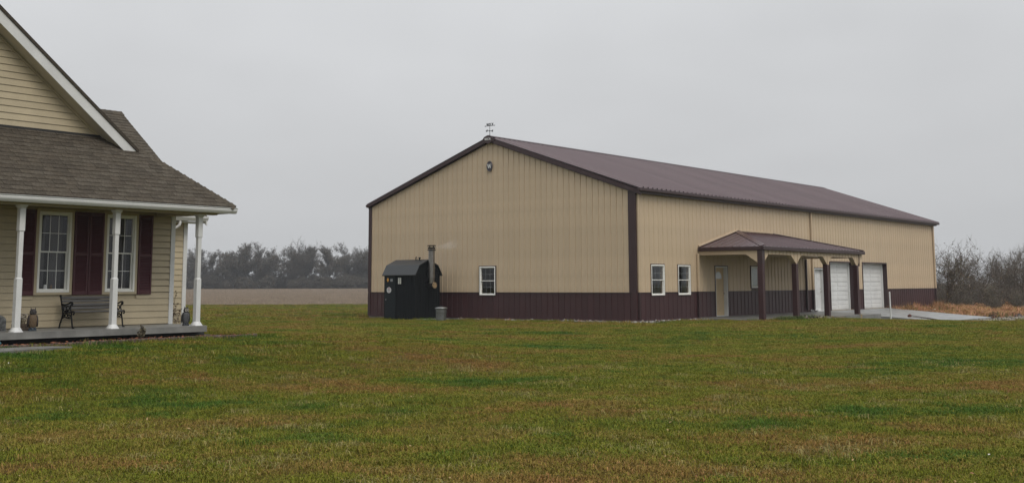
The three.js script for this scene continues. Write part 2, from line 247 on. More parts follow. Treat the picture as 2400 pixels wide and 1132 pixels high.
{ // scattered pale leaves and bits on the lawn
  const r = rng(19), g = quads([[[-0.5, 0, 0], [0, 0.15, -0.3], [0.5, 0.04, 0], [0, 0.1, 0.3]]]), n = 170, im = new THREE.InstancedMesh(g, M(1, 1, 1, 0.8), n), o = new THREE.Object3D(), c = new THREE.Color();
  for (let i = 0; i < n; i++) { const d = 8.6 + 30 * r() * r(), x = (r() - 0.5) * 0.92 * d; o.position.set(x, height(x, -d) + (blocked(x, -d) ? -0.3 : 0.045), -d); o.rotation.set(r() - 0.5, r() * 6.28, r() - 0.5); o.scale.setScalar(0.018 + 0.025 * r()); o.updateMatrix(); im.setMatrixAt(i, o.matrix); const k = r(); c.setRGB(...(k < 0.04 ? [0.42, 0.4, 0.35] : k < 0.6 ? [0.3, 0.2, 0.09] : [0.22, 0.1, 0.045])); im.setColorAt(i, c); }
  stuff(im, 'fallen_leaves', 'small pale and brown leaves scattered over the lawn');
}
const bq = (a) => a.map(([x, z]) => { const w = BF.to(x, 0, z); return [w.x, w.z]; }), hq = (a) => a.map(([x, z]) => { const w = HF.to(x, 0, z); return [w.x, w.z]; });
struct('gravel_strip', sheet(bq([[-0.6, -9.6], [0.1, -9.6], [0.1, 0.75], [-0.6, 0.75]]), 0.012, 12), M(0.2, 0.165, 0.125, 0.95, { map: T.grain }));
struct('gravel_strip', sheet(bq([[0.1, -0.1], [5, -0.1], [5, 0.85], [0.1, 0.8]]), 0.014, 12), M(0.2, 0.165, 0.125, 0.95, { map: T.grain }));
rocks(1300, 3, (r) => { const k = r(); return k < 0.45 ? BF.to(-0.05 - 0.5 * Math.sqrt(r()), 0, -9.5 * Math.pow(r(), 1.6) + 0.5) : BF.to(-0.5 + 5.3 * r(), 0, 0.06 + 0.7 * r()); }, [0.012, 0.085], [[0.36, 0.36, 0.35], [0.3, 0.26, 0.21], [0.22, 0.12, 0.075], [0.42, 0.42, 0.4], [0.2, 0.16, 0.115]], 'gravel', 'pale and rusty rubble along the foot of the barn walls');
rocks(700, 4, (r) => BF.to(8 + 9.6 * r(), 0, 3.1 + 0.55 * r()), [0.02, 0.1], [[0.12, 0.1, 0.08], [0.28, 0.23, 0.18], [0.07, 0.06, 0.05], [0.4, 0.36, 0.3]], 'rubble', 'dark rubble and soil under the edge of the barn porch slab');
struct('gravel_drive', sheet(bq([[16.6, 6.02], [70, 6.02], [70, 8.6], [16.6, 7.4]]), 0.02, 20), M(0.28, 0.245, 0.19, 0.95, { map: T.grain }));
rocks(1500, 6, (r) => BF.to(16.8 + 26 * r() * r(), 0, 6.0 + 1.4 * r()), [0.015, 0.09], [[0.3, 0.26, 0.2], [0.2, 0.175, 0.14], [0.36, 0.33, 0.27]], 'gravel', 'pale gravel spread at the end of the concrete apron');
rocks(420, 7, (r) => BF.to(25.6 + 22 * r(), 0, 5.4 + 0.8 * r()), [0.04, 0.26], [[0.06, 0.045, 0.04], [0.09, 0.07, 0.055], [0.045, 0.036, 0.032]], 'dirt', 'dark soil heaped along the gravel at the right');
// ---------------------------------------------------------------- the barn
const font = await new FontLoader().loadAsync('fonts/droid/droid_sans_bold.typeface.json'), serif = await new FontLoader().loadAsync('fonts/droid/droid_serif_bold.typeface.json');
const text = (s, h, d, f = font) => { const g = new TextGeometry(s, { font: f, size: h, depth: d, curveSegments: 4, bevelEnabled: false }); g.computeBoundingBox(); const b = g.boundingBox; return done(g.translate(-(b.max.x + b.min.x) / 2, -(b.max.y + b.min.y) / 2, 0)); };
const barn = thing('barn', 'long tan metal barn with maroon roof and maroon lower walls', 'barn', BO, BT);
const BL = 35.35, BW = 14.63, WH = 1.042, EH = 5.045, RH = 7.6;
const gTop = (a) => EH + (RH - EH) * (1 - Math.abs(a - BW / 2) / (BW / 2)) - 0.02;
function ribbed(x0, W, y0, top, openings, rib = 0.018) { // one strip of ribbed sheet between two ribs, cut round openings; a across, y up, z outwards
  const prof = [[0, -0.013], [0.012, -0.013], [0.012, 0], [W - 0.056, 0], [W - 0.044, rib], [W - 0.016, rib], [W - 0.006, 0], [W - 0.006, -0.013], [W, -0.013]].map(([a, z]) => [a + x0, z]);
  let pieces = [[x0, x0 + W, y0, Infinity]];
  for (const [a0, a1, b0, b1] of openings) {
    const next = [];
    for (const [p0, p1, q0, q1] of pieces) {
      if (a1 <= p0 || a0 >= p1 || b1 <= q0 || b0 >= q1) { next.push([p0, p1, q0, q1]); continue; }
      if (a0 > p0) next.push([p0, a0, q0, q1]); if (a1 < p1) next.push([a1, p1, q0, q1]);
      const m0 = Math.max(a0, p0), m1 = Math.min(a1, p1);
      if (b0 > q0) next.push([m0, m1, q0, b0]); if (b1 < q1) next.push([m0, m1, b1, q1]);
    }
    pieces = next;
  }
  const qs = [];
  for (const [p0, p1, q0, q1] of pieces) for (let i = 0; i < prof.length - 1; i++) {
    let [ax, az] = prof[i], [bx, bz] = prof[i + 1];
    if (bx <= p0 && ax < p0 || ax >= p1 && bx > p1) continue;
    const at = (x) => (bx === ax ? az : az + (bz - az) * (x - ax) / (bx - ax));
    const A = Math.max(ax, p0), B = Math.min(bx, p1), zA = bx === ax ? az : at(A), zB = bx === ax ? bz : at(B);
    if (A > p1 || B < p0) continue;
    const tA = q1 === Infinity ? top(A) : q1, tB = q1 === Infinity ? top(B) : q1; if (tA <= q0 && tB <= q0) continue;
    qs.push([[A, q0, zA], [B, q0, zB], [B, tB, zB], [A, tA, zA]]);
  }
  return qs.length ? quads(qs) : null;
}
const rB = rng(42), pick = (...l) => l[Math.floor(rB() * l.length)];
// openings (along the wall, up) of the side wall and of the gable wall (measured from its left end)
const sideOpen = [[1.08, 2.1, 0.95, 2.17], [3.19, 4.21, 0.95, 2.17], [6.4, 7.52, 0.0, 2.15], [9.8, 10.82, 1.21, 2.18], [16.8, 17.98, 0, 2.16], [18.8, 21.95, 0, 2.5], [23.26, 26.85, 0, 2.5]];
const gableOpen = [[BW - 7.9, BW - 7.03, 0.95, 2.17]];
{
  const sideShell = extr(rect(0, BL, 0, EH), -0.16, -0.04, 'z', sideOpen.map(([a, b, c, d]) => rect(a, b, Math.max(c, 0.01), d)));
  const side = mesh('side_wall', [sideShell], m.tan, barn);
  const gShell = extr([[0.2, 0], [BW - 0.2, 0], [BW - 0.2, EH - 0.1], [BW / 2, RH - 0.2], [0.2, EH - 0.1]], -0.16, -0.04, 'z', gableOpen.map(([a, b, c, d]) => rect(a, b, c, d)));
  const gable = mesh('gable_wall', [gShell], m.tan, barn); gable.position.set(0, 0, -BW); gable.rotation.y = -Math.PI / 2;
  mesh('back_wall', [sp(0, BL, 0, EH, -BW, -BW + 0.1), extr([[-BW, 0], [0, 0], [0, EH], [-BW / 2, RH - 0.15], [-BW, EH]], BL - 0.1, BL, 'x')], m.tan, barn);
  mesh('floor_slab', [sp(0.02, BL - 0.02, -0.3, -0.005, -BW + 0.02, -0.02)], m.foundation, barn).userData.label = 'grey concrete footing showing below the siding';
  const n = Math.round(BL / 0.3535), W = BL / n, cache = new Map();
  for (let i = 0; i < n; i++) {
    const x0 = i * W, hit = sideOpen.filter(([a, b]) => b > x0 && a < x0 + W), key = hit.length ? i : 'plain';
    for (const [nm, y0, top, mats] of [['siding_panel', WH + 0.03, () => EH - 0.02, [m.tan, m.tan2, m.tan3]], ['wainscot_panel', 0.0, () => WH, [m.maroon, m.maroon2, m.maroon3]]]) {
      const k = nm + key; if (!cache.has(k)) cache.set(k, ribbed(0, W, y0, top, hit.map(([a, b, c, d]) => [a - x0, b - x0, c, d])));
      const g = cache.get(k); if (g) mesh(nm, g, pick(...mats), side).position.x = x0;
    }
  }
  const n2 = 51, W2 = BW / n2; cache.clear();
  for (let i = 0; i < n2; i++) {
    const x0 = i * W2, hit = gableOpen.filter(([a, b]) => b > x0 && a < x0 + W2);
    const g = ribbed(0, W2, WH + 0.03, (a) => gTop(a + x0), hit.map(([a, b, c, d]) => [a - x0, b - x0, c, d])), h = ribbed(0, W2, 0, () => WH, hit.map(([a, b, c, d]) => [a - x0, b - x0, c, d]));
    mesh('siding_panel', g, pick(m.tan, m.tan2, m.tan3), gable).position.x = x0;
    if (h) mesh('wainscot_panel', h, pick(m.maroon, m.maroon2, m.maroon3), gable).position.x = x0;
  }
  // ledge above the wainscot, base trim
  const cuts = (y0, y1, gaps, z0, z1) => { const out = []; let x = 0; for (const [a, b] of [...gaps, [BL, BL]]) { if (a > x) out.push(sp(x, a, y0, y1, z0, z1)); x = b; } return out; };
  mesh('wainscot_ledge', cuts(WH, WH + 0.035, sideOpen.filter((o) => o[2] < WH && o[3] > WH).map(([a, b]) => [a - 0.03, b + 0.03]), 0.001, 0.032), m.brown, side);
  mesh('base_trim', cuts(-0.02, 0.025, sideOpen.filter((o) => o[2] < 0.1).map(([a, b]) => [a, b]), 0.001, 0.03), m.maroon, side);
  mesh('wainscot_ledge', [sp(0, gableOpen[0][0] - 0.03, WH, WH + 0.035, 0.001, 0.032), sp(gableOpen[0][1] + 0.03, BW + 0.03, WH, WH + 0.035, 0.001, 0.032)], m.brown, gable);
  mesh('base_trim', [sp(0, BW + 0.03, -0.02, 0.025, 0.001, 0.03)], m.maroon, gable);
  // corner trims
  mesh('corner_trim', [sp(-0.035, 0.0, WH + 0.036, EH, -0.31, 0.035), sp(0.0, 0.05, WH + 0.036, EH, 0.002, 0.035)], m.brown, barn);
  mesh('corner_trim', [sp(-0.033, 0.0, 0.026, WH - 0.001, -0.16, 0.033), sp(0.0, 0.05, 0.026, WH - 0.001, 0.002, 0.033)], m.maroon2, barn);
  mesh('corner_trim', [sp(-0.035, 0.0, WH + 0.036, EH, -BW - 0.03, -BW + 0.16), sp(-0.033, 0, 0.026, WH - 0.001, -BW - 0.03, -BW + 0.12)], m.brown, barn);
  mesh('corner_trim', [sp(BL - 0.12, BL + 0.03, WH + 0.036, EH - 0.01, 0.002, 0.03)], m.tan2, barn);
  // rake boards along the gable, with the shadow ledge below, and the eave boards
  for (const s of [0, 1]) {
    const zs = s ? [0.3, -BW / 2] : [-BW - 0.05, -BW / 2], slope = (RH - EH) / (BW / 2), y = (z) => EH + slope * (BW / 2 - Math.abs(z + BW / 2));
    const band = (o0, o1, x0, x1) => extr([[zs[0], y(zs[0]) + o0], [zs[1], y(zs[1]) + o0], [zs[1], y(zs[1]) + o1], [zs[0], y(zs[0]) + o1]], x0, x1, 'x');
    mesh('rake_board', [band(-0.045, 0.12, -0.16, -0.12), band(-0.035, -0.01, -0.12, 0.0), band(-0.085, -0.036, -0.045, 0)], m.brown, barn);
  }
  mesh('eave_gutter', [sp(-0.17, BL + 0.24, EH - 0.02, EH + 0.1, 0.22, 0.34, 0.02), sp(-0.1, BL + 0.06, EH - 0.1, EH - 0.02, 0.01, 0.2), sp(-0.16, BL + 0.2, EH - 0.03, EH + 0.03, 0.03, 0.22)], m.brown, barn);
  mesh('eave_gutter', [sp(-0.15, BL + 0.24, EH - 0.02, EH + 0.08, -BW - 0.13, -BW - 0.04, 0.02)], m.brown, barn);
  mesh('rake_end', [sp(-0.18, -0.03, EH - 0.03, EH + 0.1, 0.26, 0.35, 0.02)], m.brown, barn);
  // roof: ribbed sheets, each its own piece, laid from eave to ridge
  const e = [0.33, EH + 0.1], rg = [-BW / 2, RH + 0.16], sw = 1.0605, ns = 34, back = [-BW - 0.08, EH + 0.1];
  const sheetGeo = (W, e, rg) => { const L = Math.hypot(rg[0] - e[0], rg[1] - e[1]), nz = Math.abs(rg[0] - e[0]) / L, q = [], prof = []; const k = W / 3; for (let i = 0; i < 3; i++) prof.push([i * k, 0], [i * k + k - 0.15, 0], [i * k + k - 0.085, 0.05], [i * k + k - 0.05, 0.05], [i * k + k - 0.008, 0]); prof.push([W, 0]); for (let i = 0; i < prof.length - 1; i++) { const [a, u] = prof[i], [b, v] = prof[i + 1]; q.push([[a, e[1] + u, e[0]], [b, e[1] + v, e[0]], [b, rg[1] + v, rg[0]], [a, rg[1] + u, rg[0]]]); } return quads(q); };
  const roof = mesh('roof', [extr([[e[0] - 0.04, e[1] - 0.05], [rg[0], rg[1] - 0.05], [back[0] + 0.04, back[1] - 0.05], [back[0] + 0.04, back[1] - 0.02], [rg[0], rg[1] - 0.015], [e[0] - 0.04, e[1] - 0.015]], -0.13, BL + 0.2, 'x')], m.roof2, barn);
  const g1 = sheetGeo(sw, e, rg), g2 = sheetGeo(sw, back, rg);
  for (let i = 0; i < ns; i++) { const x = -0.165 + i * sw * (BL + 0.395) / (ns * sw); mesh('roof_panel', g1, pick(m.roof, m.roof, m.roof2, m.roof3), roof).position.x = x; const b = mesh('roof_panel', g2, m.roof, roof); b.position.x = x; }
  mesh('ridge_cap', [extr([[rg[0] - 0.22, rg[1] - 0.03], [rg[0], rg[1] + 0.045], [rg[0] + 0.22, rg[1] - 0.03], [rg[0] + 0.22, rg[1] - 0.01], [rg[0], rg[1] + 0.065], [rg[0] - 0.22, rg[1] - 0.01]], -0.18, BL + 0.22, 'x')], m.brown, roof);
  // downspouts
  const ds = (x, w, y1, mt, low = true) => { mesh('downspout', [sp(x, x + w, low ? WH + 0.04 : 0.1, y1, 0.02, 0.1, 0.012), ...(low ? [] : [])], mt, barn); if (low) mesh('downspout', [sp(x, x + w, 0.02, WH + 0.03, 0.035, 0.1, 0.012)], m.brown, barn); };
  ds(0.06, 0.1, EH - 0.03, m.tan2); ds(16.5, 0.13, EH - 0.03, m.tan3); ds(4.78, 0.12, 2.66, m.tan2); ds(15.72, 0.1, 2.58, m.brown, false); ds(BL - 0.33, 0.12, EH - 0.03, m.tan3);
}
function sashWindow(parent, x0, x1, y0, y1, { name = 'window', cols = 3, rows = 2, trim = m.brown, place, hung = true, label, bars = m.grille, mw = 0.007 } = {}) { // a across, y up, z outwards
  const w = new THREE.Group(); w.name = name; if (place) { w.position.copy(place.p); w.rotation.y = place.r; } parent.add(w); if (label) w.userData.label = label;
  const f = 0.048, ym = (y0 + y1) / 2;
  if (trim) mesh('window_trim', [sp(x0 - 0.03, x0, y0 - 0.03, y1 + 0.03, 0.0, 0.04), sp(x1, x1 + 0.03, y0 - 0.03, y1 + 0.03, 0.0, 0.04), sp(x0, x1, y1, y1 + 0.03, 0, 0.04), sp(x0, x1, y0 - 0.03, y0, 0, 0.04)], trim, w);
  mesh('frame', [sp(x0, x0 + f, y0, y1, -0.06, 0.045, 0.006), sp(x1 - f, x1, y0, y1, -0.06, 0.045, 0.006), sp(x0 + f, x1 - f, y1 - f, y1, -0.06, 0.043, 0.006), sp(x0 + f, x1 - f, y0, y0 + f, -0.06, 0.043, 0.006)], m.vinyl, w);
  const sash = (b0, b1, z, b = 0.026) => {
    const s = mesh('sash', [sp(x0 + f, x0 + f + b, b0, b1, z - 0.025, z, 0.004), sp(x1 - f - b, x1 - f, b0, b1, z - 0.025, z, 0.004), sp(x0 + f + b, x1 - f - b, b1 - b, b1, z - 0.025, z - 0.001, 0.004), sp(x0 + f + b, x1 - f - b, b0, b0 + b, z - 0.025, z - 0.001, 0.004)], m.vinyl, w);
    const a0 = x0 + f + b, a1 = x1 - f - b, c0 = b0 + b, c1 = b1 - b, mu = [];
    for (let i = 1; i < cols; i++) { const x = lerp(a0, a1, i / cols); mu.push(sp(x - mw, x + mw, c0, c1, z - 0.022, z - 0.015)); }
    for (let j = 1; j < rows; j++) { const y = lerp(c0, c1, j / rows); mu.push(sp(a0, a1, y - mw, y + mw, z - 0.0215, z - 0.0155)); }
    if (mu.length) mesh('muntins', mu, bars, w);
    mesh('pane', quads([[[a0, c0, z - 0.0125], [a1, c0, z - 0.0125], [a1, c1, z - 0.0125], [a0, c1, z - 0.0125]]]), glass, w);
  };
  if (hung) { sash(ym - 0.015, y1 - f, 0.012); sash(y0 + f, ym + 0.015, -0.018); } else sash(y0 + f, y1 - f, 0.0);
  return w;
}
sashWindow(barn, ...gableOpen[0], { place: { p: V(0, 0, -BW), r: -Math.PI / 2 }, label: 'white window alone on the gable wall' });
sashWindow(barn, ...sideOpen[0], { label: 'white window nearest the barn corner' });
sashWindow(barn, ...sideOpen[1], { label: 'white window between the corner and the porch' });
sashWindow(barn, ...sideOpen[3], { cols: 1, rows: 1, hung: false, label: 'small window under the porch behind the corner post' });
mesh('window_blind', (() => { const l = []; for (let y = 1.3; y < 2.1; y += 0.045) l.push(sp(9.9, 10.72, y, y + 0.034, -0.13, -0.125)); return l; })(), M(0.5, 0.55, 0.52, 0.8), barn);
{ // pedestrian doors
  const door = (o, mt, label, fan) => {
    const [x0, x1, y0, y1] = o, D = 0.15, g = mesh('entry_door', [sp(x0 + 0.05, x1 - 0.05, 0.03, y1 - 0.05, -D - 0.045, -D)], mt, barn); g.userData.label = label;
    mesh('door_frame', [sp(x0, x0 + 0.05, y0, y1, -D - 0.05, 0.03, 0.005), sp(x1 - 0.05, x1, y0, y1, -D - 0.05, 0.03, 0.005), sp(x0 + 0.05, x1 - 0.05, y1 - 0.05, y1, -D - 0.05, 0.028, 0.005), sp(x0 + 0.05, x1 - 0.05, 0.0, 0.03, -D - 0.05, 0.02)], m.white, g);
    mesh('door_trim', [sp(x0 - 0.035, x0, y0, y1 + 0.035, 0.002, 0.036), sp(x0, x1, y1, y1 + 0.035, 0.002, 0.036), sp(x1, x1 + 0.035, y0, y1 + 0.035, 0.002, 0.036)], m.brown, g);
    const a = x0 + 0.05, w = x1 - x0 - 0.1, pan = (u0, u1, v0, v1) => mesh('door_panel', [sp(a + u0 * w, a + u1 * w, v0, v1, -D - 0.001, -D + 0.012, 0.008)], mt, g);
    for (const [u0, u1] of [[0.13, 0.46], [0.54, 0.87]]) { pan(u0, u1, 0.22, 0.75); pan(u0, u1, 0.88, 1.5); if (!fan) pan(u0, u1, 1.62, 1.92); }
    if (fan) { const p = []; for (let i = 0; i <= 12; i++) p.push([a + w / 2 + 0.3 * Math.cos(Math.PI * i / 12), 1.62 + 0.3 * Math.sin(Math.PI * i / 12)]); mesh('fan_light', extr(p, -D + 0.002, -D + 0.02), M(0.55, 0.58, 0.62, 0.12), g); }
    mesh('handle', [ball(0.03, 0.03, 0.03, x1 - 0.13, 0.98, -D + 0.05), cyl(0.012, 0.012, 0.02, x1 - 0.13, 0.97, -D + 0.03), ball(0.02, 0.02, 0.015, x1 - 0.13, 1.12, -D + 0.012)], m.steel, g);
  };
  door(sideOpen[2], m.doorTan, 'tan door with a half-round light, under the porch', true);
  door(sideOpen[4], m.doorWhite, 'white door beside the garage doors', false);
  for (const o of [sideOpen[5], sideOpen[6]]) { // sectional garage doors, set back behind maroon returns and white jambs
    const [x0, x1, , y1] = o, D = 0.32, g = mesh('garage_door', [sp(x0 + 0.02, x1 - 0.02, 0.0, y1 - 0.02, -D - 0.05, -D - 0.02)], m.doorWhite, barn), n = 5, h = (y1 - 0.1) / n, a0 = x0 + 0.09, a1 = x1 - 0.09;
    g.userData.label = o === sideOpen[5] ? 'white garage door behind the last porch posts' : 'white garage door right of the porch';
    mesh('jamb', [sp(x0 + 0.02, a0, 0, y1 - 0.08, -D - 0.02, -D + 0.12, 0.006), sp(a1, x1 - 0.02, 0, y1 - 0.08, -D - 0.02, -D + 0.12, 0.006), sp(x0 + 0.02, x1 - 0.02, y1 - 0.08, y1 - 0.02, -D - 0.02, -D + 0.12, 0.006)], m.doorWhite, g);
    mesh('opening_trim', [sp(x0 - 0.035, x0 + 0.02, 0, y1 + 0.04, -D - 0.02, 0.036), sp(x1 - 0.02, x1 + 0.035, 0, y1 + 0.04, -D - 0.02, 0.036), sp(x0 + 0.02, x1 - 0.02, y1 - 0.02, y1 + 0.04, -D - 0.02, 0.036)], m.brown, g);
    for (let j = 0; j < n; j++) {
      const y = 0.02 + j * h, s = mesh('door_section', [sp(a0, a1, y, y + h - 0.012, -D - 0.02, -D + 0.02, 0.006)], m.doorWhite, g), k = 2, pw = (a1 - a0) / k;
      const list = []; for (let i = 0; i < k; i++) for (const q of [0.1, 0.54]) list.push(sp(a0 + i * pw + 0.09, a0 + (i + 1) * pw - 0.09, y + q * h + 0.01, y + (q + 0.34) * h, -D + 0.019, -D + 0.032, 0.012));
      mesh('raised_panel', list, m.doorWhite, g);
    }
  }
}
{ // porch on the side wall: slab, posts, boxed beam with angled brackets, hipped metal roof
  const x0 = 4.95, x1 = 15.8, zo = 3.0, ye = 2.92, yr = 3.7, ax = 8.5, bxr = 12.16, xs = [5.05, 8.3, 11.62, 15.12], zp = 2.83, w = 0.11;
  const roof = mesh('porch_roof', [extr([[x0 + 0.1, 0.02], [x1 - 0.1, 0.02], [x1 - 0.1, zo - 0.12], [x0 + 0.1, zo - 0.12]], 2.66, 2.7, 'y')], m.tan2, barn);
  roof.userData.label = 'hipped maroon metal porch roof';
  const strip = (qs, prof, fn) => { for (let i = 0; i < prof.length - 1; i++) { const [a, u] = prof[i], [b, v] = prof[i + 1]; qs.push(fn(a, u, b, v)); } };
  const wave = (a, b, W) => { const p = []; for (let x = a; x < b - 0.01; x += W) { const k = Math.min(W, b - x); p.push([x, 0], [x + k * 0.78, 0], [x + k * 0.84, 0.024], [x + k * 0.92, 0.024], [x + k * 0.99, 0]); } p.push([b, 0]); return p; };
  const dy = yr - ye, dz = zo;
  const cap = (x) => Math.min(1, Math.max(0, x < ax ? (x - x0) / (ax - x0) : x > bxr ? (x1 - x) / (x1 - bxr) : 1));
  for (let i = 0; i < 10; i++) { const a = lerp(x0, x1, i / 10), b = lerp(x0, x1, (i + 1) / 10), q = []; strip(q, wave(a, b, 0.362), (p, u, s, v) => [[p, ye + u, zo], [s, ye + v, zo], [s, ye + v + dy * cap(s), zo - dz * cap(s)], [p, ye + u + dy * cap(p), zo - dz * cap(p)]]); mesh('roof_panel', quads(q), pick(m.roof, m.roof2, m.roof3), roof); }
  for (let i = 0; i < 3; i++) { const a = i, b = i + 1, q = []; strip(q, wave(a, b, 0.334), (p, u, s, v) => { const cp = (z) => 1 - z / zo; return [[x0, ye + u, p], [x0, ye + v, s], [x0 + (ax - x0) * cp(s), ye + v + dy * cp(s), s], [x0 + (ax - x0) * cp(p), ye + u + dy * cp(p), p]]; }); mesh('roof_panel', quads(q), pick(m.roof, m.roof2), roof); }
  mesh('roof_panel', quads([[[x1, ye, 0], [x1, ye, zo], [bxr, yr, 0], [bxr, yr, 0]]]), m.roof, roof);
  const bar = (A, B, r, h) => { const a = V(...A), b = V(...B), d = b.clone().sub(a), g = new THREE.BoxGeometry(r, h, d.length()); g.applyQuaternion(new THREE.Quaternion().setFromUnitVectors(V(0, 0, 1), d.normalize())); return done(g.translate(...a.add(b).multiplyScalar(0.5).toArray())); };
  mesh('hip_cap', [bar([x0, ye + 0.035, zo], [ax, yr + 0.04, 0.03], 0.2, 0.03)], m.roof3, roof);
  mesh('hip_cap', [bar([x1, ye + 0.01, zo], [bxr, yr + 0.012, 0.03], 0.16, 0.02)], m.roof3, roof);
  mesh('wall_flashing', [bar([x0, ye + 0.07, 0.035], [ax, yr + 0.07, 0.035], 0.06, 0.06), sp(ax, bxr, yr + 0.035, yr + 0.1, 0.003, 0.06), bar([x1, ye + 0.0, 0.02], [bxr, yr + 0.0, 0.02], 0.03, 0.04)], m.tan3, roof);
  mesh('porch_fascia', [sp(x0 - 0.05, x1 + 0.05, ye - 0.16, ye - 0.01, zo - 0.02, zo + 0.07, 0.015), sp(x0 - 0.08, x0 + 0.01, ye - 0.16, ye - 0.01, 0.04, zo - 0.02, 0.015), sp(x1 - 0.01, x1 + 0.08, ye - 0.16, ye - 0.01, 0.04, zo - 0.02, 0.015)], m.brown, roof);
  // boxed beams: ribbed tan cladding with cut-out brackets
  const yb = 2.6, yt = 2.77, br = 0.52, bh = 0.36;
  const outline = [[x0 + 0.05, yt], [x1 - 0.05, yt], [x1 - 0.05, yb]]; const low = [[x0 + 0.05, yb]];
  const pts = [[xs[3] + 0.3, yb - 0.05], [xs[3] + w, yb - bh], [xs[3] - w, yb - bh], [xs[3] - br, yb]];
  for (const k of [2, 1]) pts.push([xs[k] + br, yb], [xs[k] + 0.03, yb - bh], [xs[k] - 0.03, yb - bh], [xs[k] - br, yb]);
  pts.push([xs[0] + br + 0.03, yb], [xs[0] + 0.08, yb - bh], [xs[0] - 0.08, yb - bh]);
  const face = [[xs[0] - 0.08, yt], [x1 - 0.05, yt], [x1 - 0.05, yb - bh * 0.2], ...pts];
  const beam = mesh('porch_beam', [extr(face, zp + 0.06, zp + 0.1), extr(face, zp - 0.12, zp - 0.09)], m.tan, barn);
  const ribs = []; for (let x = xs[0] + 0.2; x < x1 - 0.1; x += 0.3535) { let lo = yb; for (const k of xs) { const d = Math.abs(x - k); if (d < br) lo = Math.min(lo, yb - bh * (1 - d / br)); } ribs.push(extr([[x - 0.02, lo + 0.005], [x + 0.02, lo + 0.005], [x + 0.02, yt], [x - 0.02, yt]], zp + 0.1, zp + 0.118)); }
  mesh('cladding_rib', ribs, m.tan2, beam);
  mesh('beam_soffit', [sp(xs[0] + br, xs[1] - br, yb, yb + 0.015, zp - 0.09, zp + 0.06), sp(xs[1] + br, xs[2] - br, yb, yb + 0.015, zp - 0.09, zp + 0.06), sp(xs[2] + br, xs[3] - br, yb, yb + 0.015, zp - 0.09, zp + 0.06)], m.brown, beam);
  mesh('beam_soffit', (() => { const l = []; const slant = (a, b) => l.push(extr([[a[0], a[1]], [b[0], b[1]], [b[0], b[1] + 0.015], [a[0], a[1] + 0.015]], zp - 0.088, zp + 0.058)); for (const k of [0, 1, 2, 3]) { if (k < 3) slant([xs[k] + 0.04, yb - bh], [xs[k] + br, yb]); if (k > 0) slant([xs[k] - br, yb], [xs[k] - 0.04, yb - bh]); } return l; })(), m.tan2, beam);
  const endFace = [[0.02, yt], [0.02, yb], [zp - br - 0.08, yb], [zp - 0.06, yb - bh], [zp + 0.08, yb - bh], [zp + 0.08, yt]];
  mesh('porch_beam', [extr(endFace, xs[0] - 0.1, xs[0] - 0.06, 'x'), extr(endFace, xs[0] + 0.06, xs[0] + 0.09, 'x'), sp(xs[0] - 0.06, xs[0] + 0.06, yb, yb + 0.015, 0.04, zp - br)], m.tan3, barn);
  mesh('porch_beam', [sp(xs[3] + 0.55, xs[3] + 0.58, yb, yt, 0.02, zp)], m.tan3, barn);
  for (let i = 0; i < 4; i++) {
    const x = xs[i], p = mesh('porch_post', [sp(x - w, x + w, -0.08 + 0.02, i === 0 ? yt : yb - bh, zp - w + 0.02, zp + w + 0.02, 0.01)], m.maroon2, barn); p.userData.label = ['maroon post at the porch corner', 'second maroon porch post', 'third maroon porch post', 'last maroon porch post before the apron'][i];
    if (i === 0) mesh('post_trim', [sp(x - w - 0.02, x - w + 0.1, yb - bh - 0.01, yt, zp + w + 0.02, zp + w + 0.035), sp(x - w - 0.02, x - w, yb - bh, yt, zp - 0.02, zp + w + 0.02), sp(x - w + 0.1, x + w + 0.015, yb - bh - 0.01, yt, zp + w + 0.02, zp + w + 0.03)], m.brown, p);
    if (i === 3) mesh('post_trim', [sp(x + w + 0.1, x + w + 0.16, yb - bh * 1.1, yt, zp, zp + 0.12)], m.brown, p);
    mesh('post_foot', [sp(x - w + 0.02, x + w - 0.02, -0.34, -0.062, zp + 0.105, zp + w + 0.11, 0.006)], m.rawWood, p);
  }
  const P = BF; // slab and apron as setting
  const slabGeo = (pts, th, dy2) => { const s = []; const top = pts.map(([x, y, z]) => P.to(x, y, z).toArray()), bot = pts.map(([x, y, z]) => P.to(x, y - th, z).toArray()); s.push([top[0], top[1], top[2], top[3]], [bot[0], bot[1], bot[2], bot[3]]); for (let i = 0; i < 4; i++) { const j = (i + 1) % 4; s.push([top[i], top[j], bot[j], bot[i]]); } return quads(s); };
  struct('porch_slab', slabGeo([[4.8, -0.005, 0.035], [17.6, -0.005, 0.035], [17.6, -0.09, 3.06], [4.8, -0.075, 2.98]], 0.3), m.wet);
  struct('concrete_apron', slabGeo([[17.61, -0.006, 0.036], [26.9, -0.006, 0.036], [25.4, -0.4, 6.05], [17.5, -0.4, 6.05]], 0.26), M(0.3, 0.31, 0.31, 0.66, { map: T.concrete, roughnessMap: wetMap }));
}
